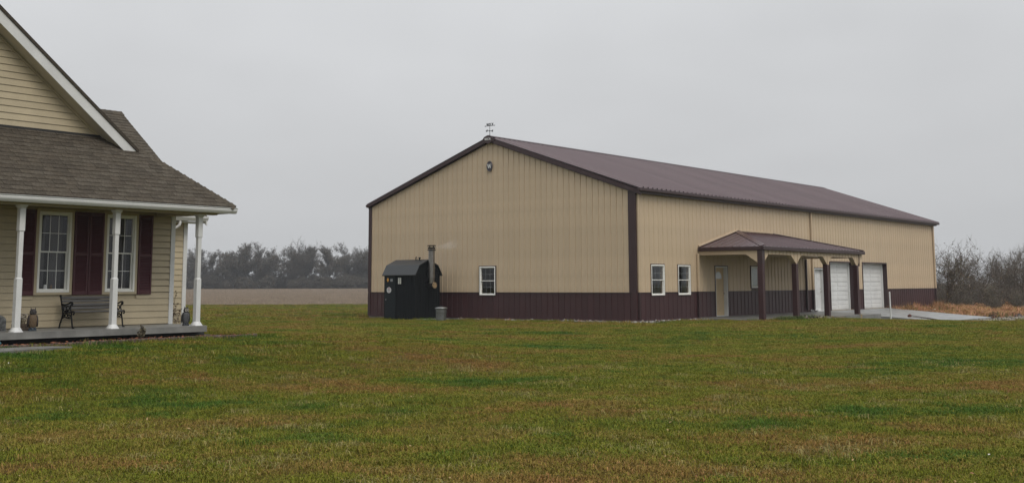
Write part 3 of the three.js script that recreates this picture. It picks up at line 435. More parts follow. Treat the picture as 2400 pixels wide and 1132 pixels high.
{ // emblem, name plate and weathervane on the gable peak
  const e = thing('emblem_sign', 'dark oval sign with a white letter W high on the barn gable', 'sign', BF.to(-0.05, 6.48, -7.32), BT - Math.PI / 2);
  mesh('board', done(new THREE.CylinderGeometry(0.5, 0.5, 0.03, 32).rotateX(Math.PI / 2).scale(0.3, 0.42, 1)), M(0.03, 0.024, 0.034, 0.5), e);
  const rim = done(new THREE.TorusGeometry(0.5, 0.035, 6, 32).scale(0.31, 0.43, 0.6)); mesh('rim', rim, M(0.11, 0.1, 0.11, 0.5), e);
  mesh('letter', xf(text('W', 0.17, 0.012, serif), { p: [0, 0.0, 0.016], s: [0.95, 1.1, 1] }), m.white, e);
  const n = thing('name_plate', 'small maroon plate with white lettering at the barn peak', 'sign', BF.to(-0.178, 7.65, -7.315), BT - Math.PI / 2);
  mesh('plate', extr([[-0.36, -0.08], [0, -0.2], [0.36, -0.08], [0.2, 0.1], [0, 0.17], [-0.2, 0.1]], -0.012, 0.012), m.brown, n);
  mesh('letters', text('WICK', 0.095, 0.008), m.white, n).geometry.translate(0, 0, 0.0125);
  const v = thing('weathervane', 'black weathervane with metal letters on the barn ridge', 'weathervane', BF.to(-0.12, RH + 0.2, -7.25), BT - Math.PI / 2);
  mesh('rod', [cyl(0.011, 0.009, 0.46, 0, -0.02, 0, 8), cyl(0.04, 0.014, 0.06, 0, -0.02, 0, 10), ball(0.028, 0.028, 0.028, 0, 0.2, 0, 10)], m.iron, v);
  const arms = [sp(-0.15, 0.15, 0.205, 0.217, -0.006, 0.006), sp(-0.006, 0.006, 0.218, 0.228, -0.15, 0.15)]; mesh('cross_arms', arms, m.iron, v);
  mesh('direction_letters', [xf(text('E', 0.075, 0.01), { p: [0.17, 0.211, 0] }), xf(text('W', 0.07, 0.01), { p: [-0.17, 0.211, 0] }), xf(text('N', 0.07, 0.01), { p: [0, 0.215, -0.17] }), xf(text('S', 0.07, 0.01), { p: [0, 0.215, 0.17] })], m.iron, v);
  mesh('arrow', [sp(-0.24, 0.25, 0.42, 0.434, -0.006, 0.006), extr([[-0.3, 0.427], [-0.22, 0.455], [-0.22, 0.4]], -0.005, 0.005), extr([[0.22, 0.427], [0.3, 0.46], [0.27, 0.427], [0.3, 0.39]], -0.005, 0.005)], m.iron, v);
  mesh('letters', [xf(text('WICK', 0.11, 0.012), { p: [0.01, 0.49, -0.006] })], m.iron, v);
}
// ---------------------------------------------------------------- the house with its porch
const house = thing('house', 'tan vinyl-sided house with brown shingles, white porch posts and dark red shutters', 'house', HO, HT);
const SL = 0.79, GX = -5.5, RX = -1.26, RY = 3.74; // gable: slope, middle, lower end of its outer rake edge
{
  const rH = rng(9), pk = (...l) => l[Math.floor(rH() * l.length)];
  const X0 = -11, wins = [[-3.28, -2.56, 0.716, 2.36], [-1.73, -1.01, 0.716, 2.36]];
  const rakeY = (x) => RY - 0.3 + SL * ((GX - RX) * -1 - Math.abs(x - GX)) ;
  const wallTop = (x) => RY - 0.27 + SL * (RX - GX - Math.abs(x - GX));
  const shell = mesh('front_wall', [extr(rect(X0, -0.005, 0, 2.5), -0.14, -0.02, 'z', wins.map(([a, b, c, d]) => rect(a, b, c, d))), extr([[X0 + 0.3, 3.95], [-1.55, 3.95], [GX, wallTop(GX) - 0.05]], -0.14, -0.02)], m.siding, house);
  mesh('end_wall', [sp(-0.14, -0.01, -0.3, 2.46, -9, -0.15), sp(X0, X0 + 0.1, -0.3, 2.46, -9, -0.15), sp(X0, 0, 0, 2.46, -9.1, -9)], m.siding, house);
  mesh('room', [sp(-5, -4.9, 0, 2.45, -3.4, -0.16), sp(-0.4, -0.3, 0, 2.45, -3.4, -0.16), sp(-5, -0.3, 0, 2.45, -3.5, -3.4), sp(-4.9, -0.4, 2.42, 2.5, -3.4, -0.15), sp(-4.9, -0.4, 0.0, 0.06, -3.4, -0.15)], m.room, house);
  // clapboards, one by one, cut round the windows
  const course = 0.1385, board = (x0, x1, y, y1, cuts, parent, mt, xEnd) => {
    const segs = [[x0, x1]]; for (const [a, b, c, d] of cuts) if (d > y + 0.005 && c < y1 - 0.005) { for (let i = segs.length - 1; i >= 0; i--) { const [p, q] = segs[i]; if (b <= p || a >= q) continue; segs.splice(i, 1, ...[[p, a], [b, q]].filter(([u, v]) => v - u > 0.01)); } }
    const g = segs.map(([a, b]) => { const e1 = xEnd ? Math.min(b, xEnd(y1)) : b, e0 = xEnd ? Math.min(b, xEnd(y)) : b, s0 = xEnd ? 2 * GX - e0 : a, s1 = xEnd ? 2 * GX - e1 : a; const f = 0.021, t = 0.006; y1 -= 0.007; return quads([[[s0, y, f], [e0, y, f], [e1, y1, t], [s1, y1, t]], [[s0, y, -0.015], [e0, y, -0.015], [e0, y, f], [s0, y, f]], [[e0, y, -0.015], [e1, y1, -0.015], [e1, y1, t], [e0, y, f]]]); });
    if (g.length) mesh('siding_board', g, mt, parent);
  };
  const sd = () => pk(m.siding, m.siding2, m.siding3), cutW = wins.map(([a, b, c, d]) => [a - 0.07, b + 0.07, c - 0.06, d + 0.06]);
  for (let i = 0; i * course < 2.42; i++) board(X0, -0.1, 0.02 + i * course, Math.min(2.44, 0.02 + (i + 1) * course), cutW, shell, sd());
  for (let i = 0; ; i++) { const y = 4.02 + i * course, y1 = y + course; const xe = (yy) => RX - 0.02 - (yy - (RY - 0.27)) / SL; if (xe(y1) < GX + 0.2) break; board(2 * GX - xe(y), xe(y), y, y1, [], shell, sd(), xe); }
  mesh('corner_board', [sp(-0.1, 0.012, 0.0, 2.44, 0.0, 0.03, 0.004), sp(-0.005, 0.02, -0.25, 2.44, -0.1, 0.0)], m.white, house);
  mesh('wall_flashing', [sp(X0, RX - 0.25, 3.99, 4.035, 0.0, 0.05)], m.gasket, house);
  // windows with grilles, curtains and paired shutters
  const labels = ['tall white window nearest the owl, two jars on its sill', 'tall white window partly behind the middle post'];
  wins.forEach(([a, b, c, d], i) => {
    const w = sashWindow(house, a, b, c, d, { trim: null, name: 'window', label: labels[i], bars: m.vinyl, mw: 0.0055 });
    mesh('window_surround', [sp(a - 0.065, a, c - 0.05, d + 0.06, 0.0, 0.035, 0.005), sp(b, b + 0.065, c - 0.05, d + 0.06, 0.0, 0.035, 0.005), sp(a, b, d, d + 0.06, 0, 0.034, 0.005), sp(a, b, c - 0.05, c, 0, 0.034, 0.005)], m.siding3, w);
    mesh('inner_sill', [sp(a + 0.02, b - 0.02, c + 0.03, c + 0.055, -0.24, -0.062)], m.vinyl, w);
    for (const s of [0, 1]) { // gathered curtains drawn to the sides, a dark gap between
      const q = [], n = 40, x0 = s ? b - 0.02 : a + 0.02, x1 = s ? b - 0.27 : a + 0.31; let prev;
      for (let k = 0; k <= n; k++) { const t = k / n, x = lerp(x0, x1, t), z = -0.3 + 0.025 * Math.sin(t * 34 + s) + 0.012 * Math.sin(t * 71), cur = [x, z]; if (prev) q.push([[prev[0], c + 0.05, prev[1]], [cur[0], c + 0.05, cur[1]], [cur[0], d, cur[1]], [prev[0], d, prev[1]]]); prev = cur; }
      mesh('curtain', quads(q), m.curtain, w);
    }
  });
  const shutter = (x0, x1, label) => {
    const y0 = 0.66, y1 = 2.38, f = 0.045, ym = 1.5, s = mesh('shutter', [sp(x0, x0 + f, y0, y1, 0.02, 0.055, 0.006), sp(x1 - f, x1, y0, y1, 0.02, 0.055, 0.006), sp(x0 + f, x1 - f, y1 - 0.07, y1, 0.02, 0.054, 0.006), sp(x0 + f, x1 - f, y0, y0 + 0.08, 0.02, 0.054, 0.006), sp(x0 + f, x1 - f, ym - 0.035, ym + 0.035, 0.02, 0.054, 0.006), sp(x0 + f, x1 - f, y0 + 0.08, y1 - 0.07, 0.018, 0.024)], m.shutter, house);
    s.userData.label = label;
    for (const [a, b] of [[y0 + 0.08, ym - 0.035], [ym + 0.035, y1 - 0.07]]) { const l = []; for (let y = a + 0.012; y < b - 0.01; y += 0.0345) l.push(quads([[[x0 + f, y - 0.012, 0.05], [x1 - f, y - 0.012, 0.05], [x1 - f, y + 0.018, 0.028], [x0 + f, y + 0.018, 0.028]], [[x0 + f, y - 0.018, 0.046], [x1 - f, y - 0.018, 0.046], [x1 - f, y - 0.012, 0.05], [x0 + f, y - 0.012, 0.05]]])); mesh('louvres', l, m.shutter, s).userData.kind = 'stuff'; }
  };
  shutter(-3.7, -3.35, 'dark red shutter behind the nearest porch post'); shutter(-2.49, -2.15, 'dark red shutter, left one between the windows'); shutter(-2.14, -1.8, 'dark red shutter, right one between the windows'); shutter(-0.94, -0.59, 'dark red shutter beside the corner of the house');
  // porch slab, posts, beam, ceiling
  const slab = mesh('porch_floor', [extr([[X0 - 0.3, -0.1], [-0.02, -0.1], [0.1, 0.35], [-0.1, 1.1], [-0.272, 1.622], [X0 - 0.3, 1.622]], -0.125, 0, 'y')], m.wet, house);
  mesh('foundation', [sp(X0, -0.02, -0.7, -0.13, -9, 1.2)], m.gasket, house);
  mesh('porch_ceiling', [sp(X0, 0.25, 2.46, 2.49, 0.0, 1.64)], m.siding2, house);
  mesh('porch_beam', [sp(X0, 0.0, 2.36, 2.46, 1.35, 1.52), sp(-0.49, -0.33, 2.36, 2.46, 0, 1.35)], m.siding2, house);
  const post = (x, label) => {
    const z = 1.434, c = (w, y0, y1, r = 0.006) => sp(x - w / 2, x + w / 2, y0, y1, z - w / 2, z + w / 2, r), p = mesh('porch_post', [c(0.088, 0.9, 1.95)], m.white, house); if (label) p.userData.label = label;
    mesh('lower_sleeve', [c(0.112, 0.03, 0.98), done(new THREE.CylinderGeometry(0.044 * 1.414, 0.056 * 1.414, 0.025, 4, 1).rotateY(Math.PI / 4).translate(x, 0.9925, z))], m.white, p);
    mesh('upper_sleeve', [c(0.114, 1.87, 2.3)], m.white, p);
    mesh('base', [done(new THREE.CylinderGeometry(0.056 * 1.414, 0.092 * 1.414, 0.075, 4, 1).rotateY(Math.PI / 4).translate(x, 0.0475, z)), sp(x - 0.092, x + 0.092, 0, 0.01, z - 0.092, z + 0.092)], m.white, p);
    mesh('cap', [done(new THREE.CylinderGeometry(0.082 * 1.414, 0.058 * 1.414, 0.045, 4, 1).rotateY(Math.PI / 4).translate(x, 2.3225, z)), sp(x - 0.082, x + 0.082, 2.345, 2.36, z - 0.082, z + 0.082)], m.white, p);
  };
  post(-0.41, 'white porch post at the end of the porch, owl at its foot'); post(-2.43, 'white porch post in front of the bench'); post(-4.46, 'white porch post next to the two-tone owl'); post(-6.48, null); post(-8.5, null);
  // gutter with a rolled lip along the eave, soffit and fascia behind it
  const gp = [[1.66, 2.395], [1.74, 2.395], [1.775, 2.44], [1.785, 2.475], [1.765, 2.49], [1.79, 2.515], [1.775, 2.52], [1.75, 2.498], [1.76, 2.46], [1.735, 2.41], [1.67, 2.41]];
  mesh('gutter', [extr(gp, X0 - 0.4, 0.33, 'x'), extr([[1.66, 2.395], [1.74, 2.395], [1.785, 2.475], [1.785, 2.515], [1.66, 2.515]], 0.325, 0.332, 'x')], m.white, house);
  mesh('fascia', [sp(X0 - 0.3, 0.27, 2.4, 2.515, 1.63, 1.658), sp(0.24, 0.27, 2.4, 2.51, -0.3, 1.63)], m.white, house);
  mesh('soffit', [sp(X0 - 0.3, 0.24, 2.43, 2.445, 1.5, 1.63)], m.siding2, house);
  // roofs: the porch slope with its hip, the cross gable, the main roof behind
  const PE = [0.31, 2.53, 1.76], pitch = 0.845;
  const porchPts = [[X0 - 0.5, 2.53, 1.76], [0.31, 2.53, 1.76], [-1.45, 2.53 + pitch * 1.76, 0], [X0 - 0.5, 2.53 + pitch * 1.76, 0]];
  const porchRoof = mesh('porch_roof', [quads([porchPts, porchPts.map(([x, y, z]) => [x, y - 0.03, z]), [[0.31, 2.53, 1.76], [0.31, 2.53, -0.3], [-1.45, 2.53 + pitch * 1.76, -0.3], [-1.45, 2.53 + pitch * 1.76, 0]], [[X0 - 0.5, 2.5, 1.76], [0.31, 2.5, 1.76], [0.31, 2.53, 1.76], [X0 - 0.5, 2.53, 1.76]], [[0.31, 2.5, 1.76], [0.31, 2.5, -0.3], [0.31, 2.53, -0.3], [0.31, 2.53, 1.76]]])], shingleMats[1], house);
  const shingle = (w, e, k) => { const t = 0.011 + k, l = e * 1.25; return quads([[[0, 0, t], [w, 0, t], [w, l, 0.003], [0, l, 0.003]], [[0, 0, 0], [w, 0, 0], [w, 0, t], [0, 0, t]], [[w, 0, 0], [w, l, 0], [w, l, 0.003], [w, 0, t]], [[0, 0, 0], [0, 0, t], [0, l, 0.003], [0, l, 0]]]); };
  function lay(parent, A, ux, up, rows, e, range, limit, single, from) { // courses of shingles on a slope: A origin, ux along, up the slope
    const nrm = new THREE.Vector3().crossVectors(ux, up), basis = new THREE.Matrix4().makeBasis(ux, up, nrm), all = [], shapes = [0.16, 0.21, 0.26, 0.31].map((w) => [0, 0.004].map((k) => shingle(w, e, k)));
    for (let r = 0; r < rows; r++) { let [x, x1] = range(r * e); x -= rH() * 0.2; while (x < x1) { const k = Math.floor(rH() * 4), w = [0.16, 0.21, 0.26, 0.31][k], ww = Math.min(w, x1 - x); all.push([x, r, k, rH() < 0.5 ? 0 : 1, ww / w]); x += ww; } }
    const mid = from ?? 0, order = all.map((s, i) => [Math.abs(s[0] - mid) + s[1] * 0.02, i]).sort((p, q) => p[0] - q[0]).map((p) => p[1]), rest = shingleMats.map(() => []);
    order.forEach((i, n) => {
      const [x, r, k, v, sc] = all[i], mi = Math.floor(rH() * shingleMats.length), pos = A.clone().addScaledVector(ux, x).addScaledVector(up, r * e);
      const mat4 = new THREE.Matrix4().copy(basis).setPosition(pos).multiply(new THREE.Matrix4().makeScale(sc * 0.985, 1, 1));
      if (n < limit) { const s = mesh(single, shapes[k][v], shingleMats[mi], parent); mat4.decompose(s.position, s.quaternion, s.scale); } else { const g = shapes[k][v].clone().applyMatrix4(mat4); g.userData.done = true; rest[mi].push(g); }
    });
    rest.forEach((l, i) => { if (l.length) mesh('roof_shingles', l, shingleMats[i], parent).userData.kind = 'stuff'; });
  }
  const up = V(0, pitch, -1).normalize(), Lp = 1.76 * Math.hypot(1, pitch), cosP = 1 / Math.hypot(1, pitch);
  lay(porchRoof, V(0, 2.532, 1.76), V(1, 0, 0), up, 17, Lp / 17, (t) => [-6.4, 0.3 - t * cosP], 300, 'shingle', -2.2);
  const hipDir = V(-1.76, pitch * 1.76, -1.76), hl = hipDir.length(), capQ = new THREE.Quaternion().setFromRotationMatrix(new THREE.Matrix4().lookAt(V(0, 0, 0), hipDir.clone().multiplyScalar(-1), V(0, 1, 0)));
  const capG = done(extr([[-0.13, -0.075], [0, 0.02], [0.13, -0.075], [0.13, -0.06], [0, 0.035], [-0.13, -0.06]], 0, 0.2));
  for (let i = 0; i < 17; i++) { const c = mesh('hip_shingle', capG, pk(...shingleMats), porchRoof); c.position.set(0.31, 2.53, 1.76).addScaledVector(hipDir, (i + 0.1) / 17); c.quaternion.copy(capQ); c.rotateX(0.05); }
  // cross gable: roof planes, fascia, soffit boards
  const tp = V(GX, RY + SL * (RX - GX), 0), zf = 0.37, gable = mesh('gable_roof', [quads([1, -1].map((s) => [[GX, tp.y, zf], [GX + s * (RX - GX + 0.02), RY - 0.016, zf], [GX + s * (RX - GX + 0.02), RY - 0.016, -5], [GX, tp.y, -5]])), quads([1, -1].map((s) => [[GX, tp.y - 0.04, zf], [GX + s * (RX - GX), RY - 0.04, zf], [GX + s * (RX - GX), RY - 0.04, -5], [GX, tp.y - 0.04, -5]]))], shingleMats[3], house);
  const strip = (o0, o1, z0, z1) => [1, -1].map((s) => extr([[GX, tp.y + o0], [GX + s * (RX - GX), RY + o0], [GX + s * (RX - GX), RY + o1], [GX, tp.y + o1]].map(([x, y]) => [x, y]), z0, z1));
  const capStrip = (o0, o1, z0, z1, cut) => [1, -1].map((s) => { const xe = GX + s * (RX - GX), xc = GX + s * (RX - GX - 0.28); return extr([[GX, tp.y + o0], [xc, RY + o0 + SL * 0.28], [xe, RY + o0 + SL * 0.28 - 0.03], [xe, RY + o1], [GX, tp.y + o1]], z0, z1); });
  mesh('rake_edge_shingles', strip(-0.055, 0.025, zf - 0.05, zf + 0.025), shingleMats[3], gable);
  mesh('rake_fascia', capStrip(-0.31, -0.057, zf - 0.03, zf), m.white, gable);
  for (let i = 0; i < 22; i++) { const t0 = i / 22, t1 = (i + 0.985) / 22, x0 = lerp(RX - 0.12, GX, t0), x1 = lerp(RX - 0.12, GX, t1), y = (x) => RY - 0.3 + SL * (RX - x); mesh('soffit_panel', quads([[[x0, y(x0), 0.0], [x1, y(x1), 0.0], [x1, y(x1), zf - 0.03], [x0, y(x0), zf - 0.03]], [[x0, y(x0) + 0.012, 0.0], [x1, y(x1) + 0.012, 0.0], [x1, y(x1) + 0.012, zf - 0.03], [x0, y(x0) + 0.012, zf - 0.03]]]), m.soffit, gable); }
  mesh('frieze', capStrip(-0.37, -0.315, 0.01, 0.045), m.siding3, gable);
  // main roof: ridge along the front, rake at its right end, eave with gutter over the recessed wall
  const XR = 1.97, ZE = -1.4, YE = 2.5, ZR = -5.25, YR = 5.47, mainRoof = mesh('main_roof', [quads([[[-11.5, YE, ZE], [XR, YE, ZE], [XR, YR, ZR], [-11.5, YR, ZR]], [[-11.5, YR, ZR], [XR, YR, ZR], [XR, YE, 2 * ZR - ZE], [-11.5, YE, 2 * ZR - ZE]], [[-11.5, YE - 0.03, ZE], [XR, YE - 0.03, ZE], [XR, YR - 0.03, ZR], [-11.5, YR - 0.03, ZR]]])], shingleMats[1], house);
  const mu = V(0, YR - YE, ZR - ZE), ml = mu.length(); mu.normalize();
  lay(mainRoof, V(0, YE + 0.003, ZE), V(1, 0, 0), mu, 34, ml / 34, (t) => [Math.max(-1.6, 0.2 - t * 0.3), XR + 0.02], 0, 'shingle', 1);
  const rc = done(extr([[-0.14, -0.1], [0, 0.015], [0.14, -0.1], [0.14, -0.085], [0, 0.03], [-0.14, -0.085]], 0, 0.17, 'x'));
  for (let i = 0; i < 22; i++) { const c = mesh('ridge_shingle', rc, pk(...shingleMats), mainRoof); c.position.set(XR - 0.15 - i * 0.16, YR, ZR); c.rotation.z = 0.06; }
  mesh('main_rake', [extr([[ZE, YE - 0.2], [ZR, YR - 0.2], [2 * ZR - ZE, YE - 0.2], [2 * ZR - ZE, YE - 0.03], [ZR, YR - 0.03], [ZE, YE - 0.03]], XR - 0.03, XR, 'x')], m.white, mainRoof);
  const wing = mesh('recessed_wall', [sp(0, 1.66, -0.7, 2.42, -1.94, -1.82), extr([[-8.7, -0.7], [-1.83, -0.7], [-1.83, 2.44], [ZR, YR - 0.3], [-8.7, 2.44]], 1.55, 1.66, 'x')], m.siding, house);
  for (let i = 0; i < 21; i++) { const y = -0.42 + i * course; const f = 0.02; mesh('siding_board', quads([[[0.03, y, -1.82 + f], [1.58, y, -1.82 + f], [1.58, y + course, -1.816], [0.03, y + course, -1.816]], [[0.03, y, -1.83], [1.58, y, -1.83], [1.58, y, -1.82 + f], [0.03, y, -1.82 + f]]]), sd(), wing); }
  mesh('corner_board', [sp(1.58, 1.69, -0.45, 2.44, -1.82, -1.785, 0.004), sp(1.66, 1.69, -0.45, 2.44, -1.93, -1.82)], m.white, wing);
  mesh('gutter', [extr([[ZE - 0.1, 2.4], [ZE - 0.02, 2.4], [ZE + 0.03, 2.48], [ZE + 0.035, 2.53], [ZE - 0.1, 2.53]], 0.3, XR + 0.02, 'x'), sp(0.3, XR - 0.02, 2.36, 2.39, -1.82, ZE - 0.1)], m.white, wing);
  // downspout: elbow off the rear gutter, across to the corner and down to a splash block
  mesh('downspout', [tube([[1.2, 2.44, -1.46], [1.2, 2.3, -1.46], [1.08, 2.2, -1.55], [0.6, 2.12, -1.74], [0.2, 2.06, -1.76], [0.09, 1.98, -1.76]], 0.036, 8, 30), sp(0.05, 0.13, 0.0, 2.0, -1.8, -1.72, 0.01)], m.white, house);
  mesh('downspout_outlet', [tube([[1.6, 0.1, -1.72], [1.6, -0.12, -1.66], [1.62, -0.22, -1.5]], 0.04, 8, 16)], m.white, house);
}
// ---------------------------------------------------------------- on and around the house porch
{ // bench: cast-iron ends, grey slats
  const b = thing('garden_bench', 'weathered grey slatted bench with scrolled black iron ends on the porch', 'bench', HF.to(-2.28, 0.0, 0.2), HT); b.scale.y = 0.93;
  const L = 1.15, seatY = 0.36;
  for (const s of [-1, 1]) {
    const x = s * L / 2, P = (pts, r) => tube(pts.map(([z, y]) => [x, y, z]), r, 6), ring = (z, y, R, r) => done(new THREE.TorusGeometry(R, r, 5, 12).rotateY(Math.PI / 2).translate(x, y, z));
    const g = [P([[0.02, 0.0], [0.05, 0.1], [0.1, 0.2], [0.13, 0.33], [0.1, 0.45], [0.06, 0.58], [0.03, 0.68]], 0.017), P([[0.52, 0.0], [0.49, 0.06], [0.47, 0.17], [0.44, 0.27], [0.45, 0.34]], 0.017), P([[0.13, 0.33], [0.3, 0.335], [0.44, 0.345], [0.5, 0.365], [0.535, 0.35], [0.535, 0.31], [0.51, 0.3]], 0.017), P([[0.08, 0.52], [0.2, 0.5], [0.33, 0.53], [0.42, 0.56], [0.47, 0.55], [0.475, 0.51], [0.45, 0.5]], 0.016), P([[0.45, 0.35], [0.4, 0.42], [0.42, 0.5], [0.44, 0.54]], 0.014), P([[0.1, 0.2], [0.2, 0.24], [0.3, 0.22], [0.46, 0.22]], 0.013), P([[0.12, 0.24], [0.22, 0.3], [0.33, 0.3], [0.45, 0.24]], 0.011), ring(0.2, 0.42, 0.055, 0.012), ring(0.31, 0.43, 0.05, 0.012), ring(0.26, 0.27, 0.04, 0.01), ring(0.36, 0.27, 0.035, 0.01), ring(0.17, 0.27, 0.035, 0.01), ring(0.27, 0.39, 0.03, 0.01), ball(0.024, 0.03, 0.03, x, 0.69, 0.025, 8), ball(0.022, 0.016, 0.04, x, 0.012, 0.53, 8), ball(0.022, 0.016, 0.04, x, 0.012, 0.02, 8), ball(0.02, 0.028, 0.028, x, 0.525, 0.465, 8)];
    mesh('iron_end', g, m.iron, b);
  }
  const slat = done(new RoundedBoxGeometry(L - 0.01, 0.062, 0.022, 1, 0.006)), flat = done(new RoundedBoxGeometry(L - 0.01, 0.026, 0.062, 1, 0.006));
  [0.43, 0.505, 0.58, 0.652].forEach((y, i) => { const k = mesh('slat', slat, m.oldWood, b); k.position.set(0, y, 0.128 - (y - 0.4) * 0.28); k.rotation.x = -0.27; });
  [0.2, 0.275, 0.35, 0.425, 0.495].forEach((z, i) => { const k = mesh('slat', flat, m.oldWood, b); k.position.set(0, seatY + (i > 3 ? -0.004 : 0), z); });
}
function owl(name, label, pos, turn, sc, cols) { // moulded owl decoy: round head with ear tufts, folded wings, flecked breast, base
  const o = thing(name, label, 'owl figurine', pos, turn); o.scale.set(sc * 0.82, sc, sc * 0.82);
  const r = rng(sc * 1000), fleck = (a, b, n) => tex(128, 0.16, (u, v) => { const f = fbm(u * 26, v * 34, 3, n); return f > 0.05 ? a : b; });
  const L = (pts) => done(new THREE.LatheGeometry(pts.map((p) => new THREE.Vector2(...p)), 20));
  mesh('body', xf(L([[0, 0.03], [0.065, 0.035], [0.085, 0.1], [0.1, 0.18], [0.098, 0.24], [0.075, 0.29], [0.055, 0.31], [0, 0.31]]), { s: [1, 1, 0.85] }), M(1, 1, 1, 0.7, { map: fleck(cols.a, cols.b, 3) }), o);
  const h = mesh('head', [ball(0.078, 0.062, 0.068, 0, 0.345, 0.005, 18), xf(done(new THREE.ConeGeometry(0.026, 0.085, 8)), { p: [0.045, 0.405, 0], r: [0, 0, -0.28] }), xf(done(new THREE.ConeGeometry(0.026, 0.085, 8)), { p: [-0.045, 0.405, 0], r: [0, 0, 0.28] })], M(...cols.head, 0.6), o);
  for (const s of [-1, 1]) { mesh('face_disc', xf(done(new THREE.CylinderGeometry(0.034, 0.03, 0.012, 16).rotateX(Math.PI / 2)), { p: [s * 0.03, 0.35, 0.062], r: [0, s * 0.35, 0] }), M(...cols.face, 0.7), h); mesh('eye', ball(0.012, 0.012, 0.008, s * 0.03, 0.354, 0.071, 10), M(0.02, 0.018, 0.01, 0.2), h); }
  mesh('beak', xf(done(new THREE.ConeGeometry(0.01, 0.03, 6)), { p: [0, 0.337, 0.074], r: [2.7, 0, 0] }), m.gasket, h);
  for (const s of [-1, 1]) mesh('wing', xf(ball(0.03, 0.12, 0.065, 0, 0, 0, 14), { p: [s * 0.092, 0.185, -0.012], r: [0.16, 0, s * 0.1] }), M(...cols.wing, 0.65), o);
  mesh('base', [ball(0.09, 0.05, 0.08, 0, 0.025, 0, 14), sp(-0.08, 0.08, 0, 0.02, -0.07, 0.07, 0.008), ball(0.022, 0.016, 0.03, 0.035, 0.055, 0.07, 8), ball(0.022, 0.016, 0.03, -0.035, 0.055, 0.07, 8)], M(...cols.base, 0.6), o);
  return o;
}
owl('owl_figurine', 'brown and cream owl figurine near the left porch post', HF.to(-3.95, 0, 1.12), HT - 0.35, 1.02, { a: [0.5, 0.42, 0.31], b: [0.16, 0.1, 0.055], head: [0.028, 0.024, 0.026], face: [0.04, 0.035, 0.035], wing: [0.03, 0.022, 0.022], base: [0.03, 0.045, 0.06] });
owl('owl_figurine', 'dark grey owl figurine leaning by the end porch post', HF.to(-0.5, 0, 1.19), HT - 0.15, 0.93, { a: [0.42, 0.43, 0.44], b: [0.13, 0.13, 0.14], head: [0.02, 0.021, 0.022], face: [0.3, 0.28, 0.24], wing: [0.022, 0.024, 0.026], base: [0.045, 0.05, 0.06] });
{ // ornaments half hidden behind the left post
  const s = thing('stone_plaque', 'grey arch-topped stone ornament against the wall behind the left post', 'ornament', HF.to(-4.37, 0, 0.62), HT - 0.3);
  const p = [[-0.14, 0], [0.14, 0]]; for (let i = 0; i <= 10; i++) p.push([0.14 * Math.cos(Math.PI * i / 10), 0.19 + 0.11 * Math.sin(Math.PI * i / 10)]); mesh('slab', extr(p, -0.04, 0.04), m.grey, s); mesh('face_panel', extr(p.map(([x, y]) => [x * 0.8, y * 0.84 + 0.02]), 0.04, 0.048), M(0.11, 0.115, 0.115, 0.9, { map: T.stone }), s);
  const c = thing('wooden_crate', 'low brown wooden box behind the left post', 'crate', HF.to(-3.95, 0, 0.72), HT);
  for (let i = 0; i < 2; i++) mesh('slat', sp(-0.15, 0.15, 0.01 + i * 0.062, 0.065 + i * 0.062, 0.1, 0.115, 0.003), m.postWood, c);
  mesh('sides', [sp(-0.15, -0.137, 0, 0.125, -0.1, 0.1), sp(0.137, 0.15, 0, 0.125, -0.1, 0.1), sp(-0.137, 0.137, 0, 0.012, -0.1, 0.1), sp(-0.137, 0.137, 0.012, 0.125, -0.1, -0.09)], m.postWood, c);
  const f = thing('dried_flowers', 'pale dried flower bunch standing in the brown box', 'flowers', HF.to(-3.95, 0.02, 0.73), HT), r = rng(3), heads = [], stems = [];
  for (let i = 0; i < 46; i++) { const a = r() * 6.28, q = 0.11 * Math.sqrt(r()), x = Math.cos(a) * q, z = Math.sin(a) * q * 0.8, y = 0.2 + 0.1 * r(); heads.push(ball(0.018 + 0.012 * r(), 0.014, 0.02, x, y, z, 6)); stems.push(tube([[x * 0.3, 0.02, z * 0.3], [x * 0.7, 0.12, z * 0.7], [x, y, z]], 0.003, 3, 4)); }
  mesh('flower_heads', heads, M(0.38, 0.34, 0.28, 0.9, { map: T.stone }), f); mesh('stems', stems, M(0.1, 0.075, 0.04, 0.9), f);
  const t = thing('clay_pot', 'small terracotta pot on top of the dried flowers', 'pot', HF.to(-4.0, 0.31, 0.68), HT); mesh('bowl', done(new THREE.LatheGeometry([[0.0, 0], [0.028, 0], [0.05, 0.09], [0.056, 0.09], [0.056, 0.105], [0.046, 0.105], [0.04, 0.02], [0, 0.02]].map((q) => new THREE.Vector2(...q)), 18)), M(0.34, 0.19, 0.08, 0.85, { map: T.stone }), t); mesh('soil', done(new THREE.CircleGeometry(0.043, 16).rotateX(-Math.PI / 2).translate(0, 0.085, 0)), m.gasket, t);
  const jar = (x, h, r1, mt, name, label, cat) => { const j = thing(name, label, cat, HF.to(x, 0.772, -0.13), HT); mesh('body', done(new THREE.LatheGeometry([[0, 0], [r1, 0], [r1, h * 0.78], [r1 * 0.7, h * 0.88], [r1 * 0.7, h], [0, h]].map((q) => new THREE.Vector2(...q)), 16)), mt, j); mesh('lid', cyl(r1 * 0.78, r1 * 0.78, h * 0.14, 0, h * 0.9, 0, 14), mt, j); };
  jar(-3.0, 0.1, 0.034, M(0.75, 0.76, 0.76, 0.4), 'white_jar', 'white jar on the sill inside the window nearest the owl', 'jar'); jar(-2.87, 0.1, 0.026, M(0.16, 0.11, 0.06, 0.3), 'brown_jar', 'brown jar on the window sill beside the white jar', 'jar');
}
